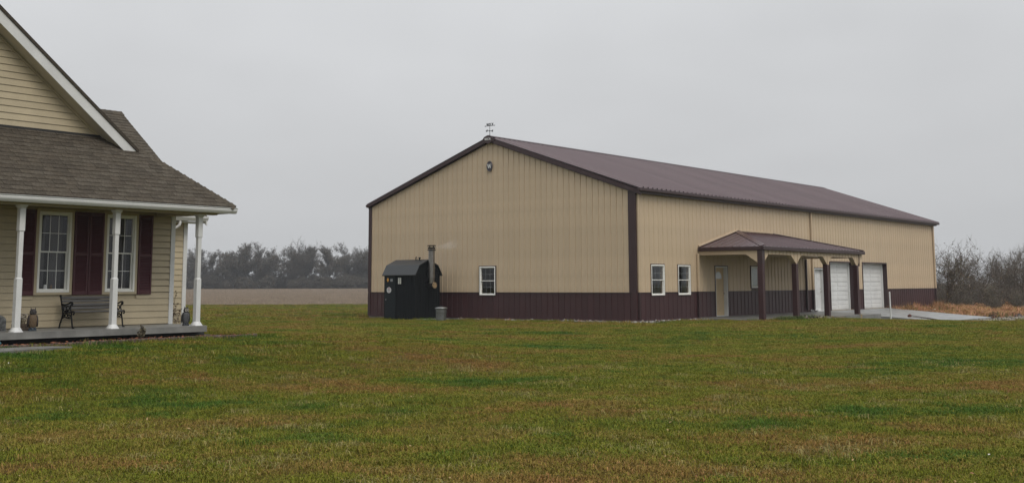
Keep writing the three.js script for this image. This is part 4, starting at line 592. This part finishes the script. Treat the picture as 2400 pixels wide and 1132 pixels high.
{ // brick edging, leaf litter, path slab, dried plant, creeper
  const e = thing('brick_edging', 'row of weathered bricks edging the bed in front of the porch', 'edging', V(0, 0, 0)), r = rng(8), g = [0.2, 0.215, 0.23].map((w) => done(new RoundedBoxGeometry(w, 0.13, 0.1, 1, 0.012)));
  let x = 0.72; for (let i = 0; i < 26; i++) { const k = Math.floor(r() * 3), w = [0.2, 0.215, 0.23][k], q = HF.to(x - w / 2, 0, 2.02 + 0.02 * (r() - 0.5)); const b = mesh('brick', g[k], [m.brick, m.brick2, m.brick3][Math.floor(r() * 3)], e); b.position.set(q.x, height(q.x, q.z) - 0.004 + 0.014 * r(), q.z); b.rotation.set(0.1 * (r() - 0.5), HT + 0.06 * (r() - 0.5), 0.06 * (r() - 0.5)); x -= w + 0.012 + 0.01 * r(); }
  struct('flower_bed', sheet(hq([[-6, -0.1], [0.7, -0.1], [0.7, 2.04], [-6, 2.04]]), 0.012, 10), M(0.05, 0.036, 0.028, 0.95, { map: T.grain }));
  const lg = quads([[[-0.5, 0, 0], [0, 0.12, -0.34], [0.5, 0.02, 0], [0, 0.16, 0.34]]]), lm = new THREE.InstancedMesh(lg, M(1, 1, 1, 0.85), 900), o = new THREE.Object3D(), c = new THREE.Color();
  for (let i = 0; i < 900; i++) { const q = HF.to(-5.6 + 6.3 * r(), 0, 1.66 + 0.4 * r() * (r() < 0.9 ? 1 : 1.3)); o.position.set(q.x, height(q.x, q.z) + 0.02 + 0.05 * r(), q.z); o.rotation.set(r() * 1.4 - 0.7, r() * 6.3, r() * 1.4 - 0.7); o.scale.setScalar(0.03 + 0.045 * r()); o.updateMatrix(); lm.setMatrixAt(i, o.matrix); const k = 0.5 + 0.9 * r(); lm.setColorAt(i, c.setRGB(0.2 * k, 0.075 * k, 0.035 * k)); }
  stuff(lm, 'leaf_litter', 'red-brown fallen leaves along the foot of the porch slab');
  const pth = hq([[-6.4, 2.25], [-4.35, 2.3], [-4.1, 2.75], [-6.4, 3.2]]); const ph = quads([pth.map(([a, b]) => [a, height(a, b) + 0.045, b]), ...pth.map((a, i) => { const b = pth[(i + 1) % 4]; return [[a[0], height(...a) + 0.045, a[1]], [b[0], height(...b) + 0.045, b[1]], [b[0], height(...b) - 0.1, b[1]], [a[0], height(...a) - 0.1, a[1]]]; })]);
  struct('path', ph, M(0.2, 0.195, 0.18, 0.8, { map: T.concrete }));
  const q0 = HF.to(-1.99, 0, 1.78), d = thing('dried_plant', 'dried brown plant clump against the slab below the middle post', 'plant', V(q0.x, height(q0.x, q0.z), q0.z), HT), st = [], lv = [];
  for (let i = 0; i < 34; i++) { const a = r() * 6.28, h = 0.12 + 0.22 * r(), b = 0.11 * r(), x1 = Math.cos(a) * b, z1 = Math.sin(a) * b * 0.7; st.push(tube([[x1 * 0.2, 0, z1 * 0.2], [x1 * 0.8, h * 0.6, z1 * 0.8], [x1 * 1.1, h, z1]], 0.0035, 3, 4)); for (let k = 0; k < 5; k++) { const t = 0.3 + 0.7 * r(); lv.push(xf(lg, { p: [x1 * t + (r() - 0.5) * 0.05, h * t, z1 * t + (r() - 0.5) * 0.05], r: [r() * 6, r() * 6, r() * 6], s: 0.05 + 0.03 * r() })); } }
  mesh('stems', st, M(0.1, 0.075, 0.05, 0.9), d); mesh('leaves', lv, M(0.1, 0.085, 0.055, 0.9), d);
  const q1 = HF.to(0.95, 0, -1.68), vn = thing('climbing_plant', 'thin reddish creeper growing up the narrow recessed wall', 'plant', V(q1.x, height(q1.x, q1.z) - 0.02, q1.z), HT), vs = [], vl = [];
  for (let i = 0; i < 11; i++) { const x1 = (r() - 0.5) * 1.2, h = 0.5 + 0.75 * r() * r(); vs.push(tube([[x1 * 0.6, 0, 0], [x1 * 0.8 + 0.06 * (r() - 0.5), h * 0.5, -0.05], [x1, h, -0.04]], 0.004, 3, 6)); for (let k = 0; k < 11; k++) { const t = 0.35 + 0.65 * r(); vl.push(xf(lg, { p: [x1 * (0.6 + 0.4 * t) + 0.1 * (r() - 0.5), h * t, -0.02 + 0.06 * (r() - 0.5)], r: [r() * 6, r() * 6, r() * 6], s: 0.045 + 0.035 * r() })); } }
  { const sm = M(0.09, 0.05, 0.035, 0.9); vs.forEach((g) => mesh('stem', g, sm, vn)); } mesh('leaves', vl, M(0.075, 0.05, 0.03, 0.8), vn);
  const q2 = HF.to(-5.12, 0, 1.92), w = thing('garden_ornament', 'small white ornament with a teal top at the end of the brick edging', 'ornament', V(q2.x, height(q2.x, q2.z) + 0.045, q2.z), HT + 0.3);
  mesh('body', [ball(0.11, 0.05, 0.055, 0, 0.02, 0, 14), ball(0.045, 0.03, 0.04, -0.1, -0.005, 0.01, 10)], M(0.72, 0.74, 0.74, 0.35), w); mesh('cap', [ball(0.09, 0.035, 0.05, 0.045, 0.075, 0, 14), ball(0.05, 0.03, 0.04, 0.1, 0.06, 0, 10)], M(0.06, 0.17, 0.2, 0.4), w);
}
// ---------------------------------------------------------------- by the barn
{ // outdoor wood furnace: black cabinet with a gambrel roof, door, flue
  const X0 = -2.0, X1 = -0.45, Z0 = -11.65, Z1 = -9.85, cx = (X0 + X1) / 2, f = thing('outdoor_furnace', 'black outdoor wood furnace with gambrel roof and steel flue beside the barn', 'furnace', BF.to(cx, -0.05, (Z0 + Z1) / 2), BT), hx = (X1 - X0) / 2, hz = (Z1 - Z0) / 2;
  const prof = [[-hx, 0], [hx, 0], [hx, 1.95], [hx * 0.72, 2.27], [0, 2.5], [-hx * 0.72, 2.27], [-hx, 1.95]].map(([x, y]) => [x, y]);
  const body = mesh('body', [extr(prof, -hz, hz)], m.black, f), rb = [];
  for (let i = 1; i < 9; i++) { const x = lerp(-hx, hx, i / 9); rb.push(sp(x - 0.012, x + 0.012, 0.03, 1.95, hz + 0.001, hz + 0.014)); }
  for (let i = 4; i < 12; i++) { const z = lerp(-hz, hz, i / 12); rb.push(sp(-hx - 0.012, -hx - 0.001, 0.03, 1.93, z - 0.01, z + 0.01)); }
  mesh('cladding_rib', rb, m.black, body);
  mesh('corner_trim', [sp(-hx - 0.018, -hx + 0.06, 0.0, 1.94, hz + 0.001, hz + 0.018), sp(-hx - 0.018, -hx - 0.001, 0, 1.94, hz - 0.07, hz + 0.001), sp(hx - 0.05, hx + 0.018, 0, 1.94, hz + 0.001, hz + 0.018), sp(-hx - 0.018, -hx + 0.02, 0, 1.94, -hz - 0.015, -hz - 0.001)], m.black, body);
  const o = [[-hx - 0.1, 1.87], [-hx * 0.76 - 0.02, 2.3], [0, 2.545], [hx * 0.76 + 0.02, 2.3], [hx + 0.1, 1.87]], roof = mesh('roof', [extr([...o, ...o.slice().reverse().map(([x, y]) => [x * 0.985, y - 0.035])], -hz - 0.08, hz + 0.1)], m.blackRoof, f);
  mesh('lift_ring', [done(new THREE.TorusGeometry(0.045, 0.014, 6, 14).scale(1, 1.5, 1).rotateY(Math.PI / 2).translate(-0.05, 2.58, 0.28))], m.iron, roof); mesh('vent_cap', [cyl(0.03, 0.03, 0.09, -0.05, 2.52, 0.48, 10), cyl(0.055, 0.05, 0.05, -0.05, 2.59, 0.48, 12)], m.iron, roof);
  const door = mesh('door', [sp(-hx - 0.035, -hx - 0.001, 0.03, 1.83, -hz + 0.03, -hz + 0.66, 0.008)], P(0.009, 0.012, 0.014, 0.6, 0.35), f);
  mesh('handle', [sp(-hx - 0.06, -hx - 0.035, 0.78, 0.86, -hz + 0.1, -hz + 0.13, 0.006)], m.galv, door);
  const pr = (name, pts, x, mt, par) => mesh(name, extr(pts, x - 0.004, x, 'x'), mt, par), dz = -hz + 0.22;
  pr('warning_sticker', [[dz, 1.62], [dz + 0.065, 1.72], [dz, 1.82], [dz - 0.065, 1.72]].map(([a, b]) => [a, b - 0.05]), -hx - 0.0355, M(0.55, 0.26, 0.03, 0.5), door);
  pr('information_plate', rect(dz + 0.15, dz + 0.29, 1.6, 1.71), -hx - 0.0355, M(0.2, 0.21, 0.22, 0.5), door);
  const cv = document.createElement('canvas'); cv.width = 256; cv.height = 256; const k = cv.getContext('2d'); k.fillStyle = '#b9babb'; k.fillRect(0, 0, 256, 256); k.fillStyle = '#8e2f35'; k.fillRect(70, 40, 116, 34); k.fillRect(80, 186, 96, 20); k.fillStyle = '#55575b'; for (let i = 0; i < 6; i++) k.fillRect(34 + i * 32, 98, 20, 60); k.fillStyle = '#b9babb'; k.fillRect(30, 124, 200, 8);
  const ct = new THREE.CanvasTexture(cv); ct.colorSpace = THREE.SRGBColorSpace; const ov = new THREE.CircleGeometry(0.5, 28); ov.scale(0.27, 0.25, 1); ov.rotateY(-Math.PI / 2); ov.translate(-hx - 0.0375, 1.23, -hz + 0.29); ov.userData.done = true;
  mesh('oval_sticker', ov, M(1, 1, 1, 0.4, { map: ct }), door);
  pr('data_plate', rect(-hz + 0.8, -hz + 0.98, 1.49, 1.76), -hx - 0.006, M(0.5, 0.5, 0.46, 0.5), f);
  const fl = mesh('flue', [cyl(0.14, 0.14, 1.18, 0, 1.75, hz + 0.24, 26)], m.steel, f), z = hz + 0.24;
  mesh('flue_base', [cyl(0.12, 0.132, 0.32, 0, 1.5, z, 22), cyl(0.155, 0.155, 0.04, 0, 2.14, z, 22)], m.steel, fl);
  mesh('stub_pipe', [done(new THREE.CylinderGeometry(0.125, 0.125, 0.4, 22).rotateX(Math.PI / 2).translate(0, 1.43, hz + 0.2))], m.iron, f); mesh('clean_out_cap', [done(new THREE.CylinderGeometry(0.13, 0.13, 0.05, 24).rotateX(Math.PI / 2).translate(0, 1.43, hz + 0.42)), ball(0.02, 0.02, 0.02, 0, 1.43, hz + 0.45, 8)], m.brass, f);
  mesh('rain_cap', [cyl(0.185, 0.185, 0.04, 0, 3.11, z, 24), cyl(0.155, 0.175, 0.07, 0, 2.99, z, 24), cyl(0.195, 0.165, 0.05, 0, 2.92, z, 24), ...[0, 1, 2, 3].map((i) => sp(-0.012 + 0.11 * Math.cos(i * 1.571), 0.012 + 0.11 * Math.cos(i * 1.571), 3.05, 3.12, z - 0.012 + 0.11 * Math.sin(i * 1.571), z + 0.012 + 0.11 * Math.sin(i * 1.571)))], m.iron, fl);
  struct('furnace_pad', xf(sp(-hx + 0.05, hx + 0.1, -0.12, 0.004, hz - 0.4, hz + 0.5), { p: f.position.toArray(), r: [0, BT, 0] }), m.concrete);
  // thin smoke drifting off the flue
  const r = rng(15), puffs = []; for (let i = 0; i < 9; i++) { const t = i / 8, s = 0.1 + 0.2 * t; puffs.push(xf(done(new THREE.IcosahedronGeometry(1, 2)), { p: [0.05 * (r() - 0.5) - 0.1 * t, 3.06 + 0.06 * t + (r() - 0.5) * 0.12 * t, z + 0.25 + 1.1 * t], s: [s * 0.7, s * 0.6, s] })); }
  const sm = thing('smoke', 'faint white smoke drifting right from the furnace flue', 'smoke', f.position.clone(), BT); mesh('smoke', puffs, M(0.9, 0.9, 0.92, 1, { transparent: true, opacity: 0.018, depthWrite: false }), sm); sm.children[0].userData.kind = 'stuff';
}
{ // galvanised bin
  const p = BF.to(-2.18, -0.09, -8.2), c = thing('metal_bin', 'dented galvanised metal bin with lid in front of the furnace', 'bin', V(p.x, height(p.x, p.z), p.z), 0.4), L = (pts) => done(new THREE.LatheGeometry(pts.map((q) => new THREE.Vector2(...q)), 36));
  const bp = [[0, 0.01], [0.19, 0.01], [0.195, 0.0]]; for (let i = 0; i <= 10; i++) bp.push([0.195 + 0.0035 * i + (i % 4 === 3 ? 0.006 : 0), 0.02 + i * 0.048]); bp.push([0.245, 0.51]);
  mesh('body', L(bp), m.galv, c); const fl = []; for (let i = 0; i < 22; i++) { const a = i / 22 * 6.283; fl.push(xf(sp(-0.008, 0.008, 0.05, 0.4, 0, 0.008), { p: [Math.sin(a) * 0.208, 0, Math.cos(a) * 0.208], r: [-0.075, a, 0] })); } mesh('flutes', fl, m.galv, c).rotation.x = 0;
  mesh('lid', L([[0.25, 0.49], [0.262, 0.495], [0.262, 0.53], [0.22, 0.552], [0.1, 0.585], [0, 0.59]]), m.galv, c); mesh('lid_handle', [tube([[-0.05, 0.585, 0], [-0.045, 0.62, 0], [0.045, 0.62, 0], [0.05, 0.585, 0]], 0.008, 6)], m.iron, c);
  for (const s of [-1, 1]) mesh('side_handle', [tube([[s * 0.235, 0.4, -0.06], [s * 0.27, 0.38, -0.05], [s * 0.27, 0.38, 0.05], [s * 0.235, 0.4, 0.06]], 0.007, 6)], m.iron, c);
}
{ // white marker pole, tool on the apron, scraps, weeds
  const p = BF.to(15.95, 0, 4.15), w = thing('white_pole', 'slim white plastic pole standing in the grass beside the apron', 'pole', V(p.x, height(p.x, p.z) - 0.02, p.z)); mesh('pipe', [cyl(0.036, 0.036, 1.42, 0, 0, 0, 16)], m.white, w); mesh('cap', [cyl(0.041, 0.041, 0.05, 0, 1.39, 0, 16), ball(0.041, 0.015, 0.041, 0, 1.44, 0, 14)], m.white, w); w.rotation.z = 0.012;
  const a = BF.to(17.62, -0.23, 4.5), b = BF.to(17.66, -0.385, 5.85), mid = a.clone().add(b).multiplyScalar(0.5), t = thing('garden_tool', 'long-handled tool with a rusty red head lying along the apron edge', 'tool', V(a.x, a.y, a.z)), d = b.clone().sub(a);
  mesh('handle', [tube([[0, 0.03, 0], [d.x * 0.5, d.y * 0.5 + 0.035, d.z * 0.5], [d.x, d.y + 0.03, d.z]], 0.016, 6, 8), tube([[0.02, 0.09, 0.02], [d.x * 0.5, d.y * 0.5 + 0.07, d.z * 0.5], [d.x, d.y + 0.05, d.z]], 0.013, 6, 8)], m.postWood, t); mesh('head', [ball(0.09, 0.075, 0.07, -0.03, 0.07, -0.02, 10), sp(-0.13, 0.03, 0.0, 0.1, -0.07, 0.05, 0.02), ball(0.05, 0.04, 0.05, d.x, d.y + 0.035, d.z, 8)], M(0.13, 0.05, 0.035, 0.8, { map: T.stone }), t);
  const s = BF.to(27.4, 0, 1.3), g = thing('scrap_boards', 'pale broken boards lying by the far edge of the apron', 'boards', V(s.x, height(s.x, s.z) + 0.1, s.z), 0.5), r = rng(2); for (let i = 0; i < 7; i++) { const k = mesh('board', sp(-0.5, 0.5, -0.015, 0.015, -0.06, 0.06), m.soffit, g); k.position.set((r() - 0.5) * 1.8, 0.03 * i + 0.02, (r() - 0.5) * 0.6); k.rotation.set(0.2 * (r() - 0.5), r() * 1.6, 0.3 * (r() - 0.5)); k.scale.x = 0.5 + r() * 0.7; }
  const wg = bladeClump(61, 26, 0.12, 0.1, 0.34, 0.012, 1.1, 0.1), n = 190, im = new THREE.InstancedMesh(wg, new THREE.MeshStandardMaterial({ vertexColors: true, roughness: 0.8, side: THREE.DoubleSide }), n), o = new THREE.Object3D(), c = new THREE.Color();
  for (let i = 0; i < n; i++) { const k = r(), q = k < 0.62 ? BF.to(5.2 + 5.5 * r() * r() + 2 * r(), 0, 3.12 + 0.3 * r()) : BF.to(14 + 4.2 * r(), 0, 3.4 + 2.4 * r()); const bb = BF.from(q.x, q.z); if (bb.x > 17.3) { n; } o.position.set(q.x, height(q.x, q.z), q.z); o.rotation.y = r() * 6; const sc = 0.35 + 0.75 * r() * r(); o.scale.set(sc, sc, sc); if (bb.x > 17.4) o.scale.setScalar(0.01); o.updateMatrix(); im.setMatrixAt(i, o.matrix); const q2 = 0.7 + 0.5 * r(); im.setColorAt(i, c.setRGB(0.085 * q2, 0.12 * q2, 0.03 * q2)); }
  stuff(im, 'weeds', 'green weeds sprouting along the front edge of the barn slab');
  for (const [i, x] of [[0, 16.15], [1, 16.62]]) { const q = BF.to(x, 0.0, 0.16), k = thing('downspout_elbow', i ? 'white pipe end below the tall tan downspout beside the white door' : 'white pipe end on the slab left of the tall downspout', 'pipe', q, BT); mesh('elbow', [tube([[0, 0.1, -0.08], [0, 0.05, -0.06], [0, 0.045, 0.06]], 0.04, 10, 10), done(new THREE.TorusGeometry(0.042, 0.008, 6, 16).translate(0, 0.045, 0.06))], m.white, k); }
}
// ---------------------------------------------------------------- trees
function growTree(seed, H, o) { // bare-branched tree: tapered limbs down to twigs, some leaves left
  const r = rng(seed), wood = [], twig = [], leaf = [], leafC = [];
  const seg = (out, a, b, ra, rb, n) => { const d = b.clone().sub(a).normalize(), u = new THREE.Vector3().crossVectors(d, Math.abs(d.y) < 0.9 ? V(0, 1, 0) : V(1, 0, 0)).normalize(), w = new THREE.Vector3().crossVectors(d, u); const P = (c, q, i) => { const t = i / n * 6.2832; return [c.x + q * (u.x * Math.cos(t) + w.x * Math.sin(t)), c.y + q * (u.y * Math.cos(t) + w.y * Math.sin(t)), c.z + q * (u.z * Math.cos(t) + w.z * Math.sin(t))]; }; for (let i = 0; i < n; i++) { const A = P(a, ra, i), B = P(a, ra, i + 1), C = P(b, rb, i + 1), D = P(b, rb, i); out.push(...A, ...B, ...C, ...A, ...C, ...D); } };
  const leafAt = (p) => { const s = o.leaf * (0.6 + 0.8 * r()), u = V(r() - 0.5, r() - 0.5, r() - 0.5).normalize().multiplyScalar(s), w = V(r() - 0.5, r() - 0.5, r() - 0.5).normalize().multiplyScalar(s * 0.6); leaf.push(p.x - u.x, p.y - u.y, p.z - u.z, p.x + w.x, p.y + w.y, p.z + w.z, p.x + u.x, p.y + u.y, p.z + u.z, p.x - u.x, p.y - u.y, p.z - u.z, p.x + u.x, p.y + u.y, p.z + u.z, p.x - w.x, p.y - w.y, p.z - w.z); const c = o.leafColours[Math.floor(r() * o.leafColours.length)], k = 0.7 + 0.6 * r(); for (let i = 0; i < 6; i++) leafC.push(c[0] * k, c[1] * k, c[2] * k); };
  const grow = (p, d, len, rad, lvl) => {
    const n = lvl === 0 ? 5 : 4, sides = lvl < 2 ? 5 : 3; let q = p.clone(), dir = d.clone(), ra = rad;
    for (let i = 0; i < n; i++) {
      dir.add(V(r() - 0.5, r() - 0.35, r() - 0.5).multiplyScalar(o.bend * (lvl ? 1 : 0.5))).normalize();
      const e = q.clone().addScaledVector(dir, len / n), rb = rad * (1 - 0.72 * (i + 1) / n);
      seg(lvl < 3 ? wood : twig, q, e, ra, rb, sides);
      if (lvl < o.levels && (lvl > 0 || i >= o.clear)) { const k = lvl === 0 ? o.limbs : lvl < o.levels - 1 ? 2 : 2 + (r() < 0.6 ? 1 : 0); for (let j = 0; j < k; j++) { const t = r(), side = V(r() - 0.5, (r() - 0.3) * 0.6, r() - 0.5).normalize(), nd = dir.clone().multiplyScalar(o.up).add(side.multiplyScalar(0.95)).normalize(); grow(q.clone().lerp(e, t), nd, len * (lvl === 0 ? o.limbLen * (1.15 - 0.5 * i / n) : 0.52) * (0.7 + 0.6 * r()), Math.max(rb * (lvl ? 0.6 : 0.5), o.min), lvl + 1); } }
      if (lvl >= o.levels - 1) for (let j = 0; j < o.leaves; j++) if (r() < o.leafy) leafAt(q.clone().lerp(e, r()).add(V(r() - 0.5, r() - 0.5, r() - 0.5).multiplyScalar(o.leaf * 3)));
      q = e; ra = rb;
    }
  };
  grow(V(0, -0.1, 0), V(0.1 * (r() - 0.5), 1, 0.1 * (r() - 0.5)).normalize(), H * o.bole, H * o.girth, 0);
  const G = (a, c) => { const g = new THREE.BufferGeometry(); g.setAttribute('position', new THREE.Float32BufferAttribute(a, 3)); if (c) g.setAttribute('color', new THREE.Float32BufferAttribute(c, 3)); g.computeVertexNormals(); return g; };
  return { wood: G(wood), twig: G(twig), leaf: leaf.length ? G(leaf, leafC) : null };
}
function treeThing(name, T3, bark, leafM) { const g = new THREE.Group(); g.name = name; mesh('trunk', T3.wood, bark, g); const c = mesh('crown', T3.twig, bark, g); if (T3.leaf) mesh('leaves', T3.leaf, leafM, c); return g; }
const bark = P(0.11, 0.094, 0.08, 1, 0.2), barkFar = P(0.085, 0.077, 0.07, 1, 0.2), leafM = new THREE.MeshStandardMaterial({ vertexColors: true, roughness: 0.85, side: THREE.DoubleSide });
{ // the hazy tree line beyond the field
  const dense = { levels: 4, clear: 1, limbs: 2, limbLen: 0.62, bend: 0.5, up: 0.75, bole: 0.78, girth: 0.017, min: 0.022, leaf: 0.17, leaves: 1, leafy: 0.26, leafColours: [[0.065, 0.062, 0.046], [0.085, 0.068, 0.05], [0.058, 0.06, 0.045], [0.092, 0.07, 0.052]] };
  const airy = { ...dense, limbs: 3, up: 0.95, leafy: 0.1, min: 0.03, limbLen: 0.6 };
  const kinds = [growTree(101, 1, { ...dense, min: 0.0015, leaf: 0.016 }), growTree(102, 1, { ...dense, min: 0.0014, leaf: 0.015, bend: 0.65 }), growTree(103, 1, { ...dense, min: 0.0014, leaf: 0.016, up: 0.6 }), growTree(104, 1, { ...airy, min: 0.0016, leaf: 0.012 }), growTree(105, 1, { ...dense, min: 0.0014, leaf: 0.016, clear: 0, up: 0.6 })].map((t) => treeThing('tree', t, barkFar, leafM));
  const boxes = kinds.map((k) => new THREE.Box3().setFromObject(k)), r = rng(55), list = [];
  // [picture-left to right across the gap, height]; the pale, open-crowned one stands tallest
  for (let i = 0; i < 24; i++) { const t = i / 23, x = lerp(-108, -36, t) + (r() - 0.5) * 3, h = 10.6 + 2.6 * fbm(t * 6, 2, 2, 3) + 2.4 * r() + 0.9 * t; list.push([x, -326 - (i % 3) * 7 - r() * 4, h, [0, 1, 2, 4][Math.floor(r() * 4)]]); }
  list.push([-59.8, -334, 15.4, 3, 'pale open-crowned bare tree standing tallest in the distant tree line']); list.push([-41.5, -330, 13.6, 3, 'bare open tree at the tree line just left of the barn']); list.push([-76, -328, 13.4, 2, 'broad dark round-topped tree in the distant tree line beyond the field']);
  for (const [x, z, h, k, label] of list) { const o = kinds[k].clone(), s = h / boxes[k].max.y; o.name = numbered('distant_tree'); o.position.set(x, height(x, z) - 0.1, z); o.rotation.y = r() * 6.28; o.scale.set(s * (0.85 + 0.25 * r()), s, s * (0.85 + 0.25 * r())); scene.add(o); tag(o, label || 'hazy dark tree in the tree line beyond the harvested field', 'tree', label ? undefined : 'trees in the hazy tree line beyond the field'); }
  // scrub along the foot of the line
  const rb = rng(66), bush = growTree(201, 1, { ...dense, levels: 3, clear: 0, limbs: 5, limbLen: 0.8, up: 0.5, bole: 0.7, min: 0.004, leaf: 0.035, leaves: 3, leafy: 0.8 });
  const o = new THREE.Object3D(), spots = []; for (let i = 0; i < 240; i++) { const x = lerp(-115, -32, rb()), z = -320 - rb() * 26; o.position.set(x, height(x, z) - 0.1, z); o.rotation.y = rb() * 6.28; const s = 1.2 + 2.4 * rb(); o.scale.set(s * 1.1, s, s * 1.1); o.updateMatrix(); spots.push(o.matrix.clone()); }
  const gr = new THREE.Group(); gr.name = 'undergrowth'; gr.userData.kind = 'stuff'; gr.userData.label = 'dark scrub along the foot of the distant tree line'; scene.add(gr);
  for (const [g, mt] of [[mergeGeometries([bush.wood, bush.twig]), barkFar], [bush.leaf, leafM]]) { const im = new THREE.InstancedMesh(g, mt, spots.length); spots.forEach((q, i) => im.setMatrixAt(i, q)); im.name = 'scrub'; im.userData.kind = 'stuff'; im.castShadow = true; gr.add(im); }
}
{ // half-bare trees right of the barn
  const base = { levels: 3, clear: 1, limbs: 2, limbLen: 0.72, bend: 0.95, up: 0.55, bole: 0.72, girth: 0.02, min: 0.0019, leaf: 0.011, leaves: 1, leafy: 0.24, leafColours: [[0.12, 0.085, 0.03], [0.07, 0.07, 0.03], [0.09, 0.05, 0.025], [0.05, 0.055, 0.03]] };
  const kinds = [growTree(301, 1, base), growTree(302, 1, { ...base, leafy: 0.14, bend: 0.9 }), growTree(303, 1, { ...base, leafy: 0.4, clear: 0 }), growTree(304, 1, { ...base, leafy: 0.1, limbs: 3 }), growTree(305, 1, { ...base, leafy: 0.2, clear: 0, up: 0.6 })].map((t) => treeThing('bare_tree', t, bark, leafM));
  const boxes = kinds.map((k) => new THREE.Box3().setFromObject(k)), r = rng(71);
  const named = { 0: 'half-bare tree with rusty leaves right behind the far barn corner', 3: 'tallest half-bare tree beside the barn, with thin greenish leaves', 7: 'crooked bare tree at the right edge of the picture' };
  const at = (px, d) => V((px - 1200) / F * d, 0, -d);
  const spots = [[2208, 80, 5.0, 2], [2232, 86, 5.6, 0], [2190, 90, 5.4, 1], [2262, 84, 5.2, 1], [2290, 92, 4.7, 4], [2330, 84, 4.6, 3], [2345, 90, 4.7, 1], [2392, 76, 4.6, 3], [2368, 84, 4.6, 4], [2420, 86, 5, 0], [2300, 108, 5.4, 4], [2366, 110, 5.4, 3]];
  spots.forEach(([px, d, h, k], i) => { const p = at(px, d), o = kinds[k].clone(), s = h / boxes[k].max.y; o.name = numbered('bare_tree'); o.position.set(p.x, height(p.x, p.z) - 0.08, p.z); o.rotation.y = r() * 6.28; o.scale.set(s * 1.1, s, s * 1.1); scene.add(o); tag(o, named[i] || 'thin half-bare tree in the thicket right of the barn', 'tree', named[i] ? undefined : 'half-bare trees in the thicket right of the barn'); });
  const rb = rng(67), bush = growTree(202, 1, { ...base, levels: 2, clear: 0, limbs: 9, limbLen: 0.8, up: 0.55, bole: 0.75, min: 0.004, leaf: 0.02, leaves: 2, leafy: 0.35 });
  const o = new THREE.Object3D(), sp2 = []; for (let i = 0; i < 110; i++) { const d = 70 + 50 * rb(), p = at(2150 + 330 * rb(), d), b = BF.from(p.x, p.z); if (b.x < 37 || dryZone(p.x, p.z) > 0.6 && d < 66) continue; o.position.set(p.x, height(p.x, p.z) - 0.1, p.z); o.rotation.y = rb() * 6.28; const s = 0.7 + 1.3 * rb(); o.scale.set(s, s, s); o.updateMatrix(); sp2.push(o.matrix.clone()); }
  const gr = new THREE.Group(); gr.name = 'undergrowth'; gr.name = numbered('undergrowth'); gr.userData.kind = 'stuff'; gr.userData.label = 'tangled brown brush under the half-bare trees right of the barn'; scene.add(gr);
  for (const [g, mt] of [[mergeGeometries([bush.wood, bush.twig]), P(0.17, 0.155, 0.135, 1, 0.2)], [bush.leaf, leafM]]) { const im = new THREE.InstancedMesh(g, mt, sp2.length); sp2.forEach((q, i) => im.setMatrixAt(i, q)); im.name = 'scrub'; im.userData.kind = 'stuff'; im.castShadow = true; gr.add(im); }
}
renderer.render(scene, camera);
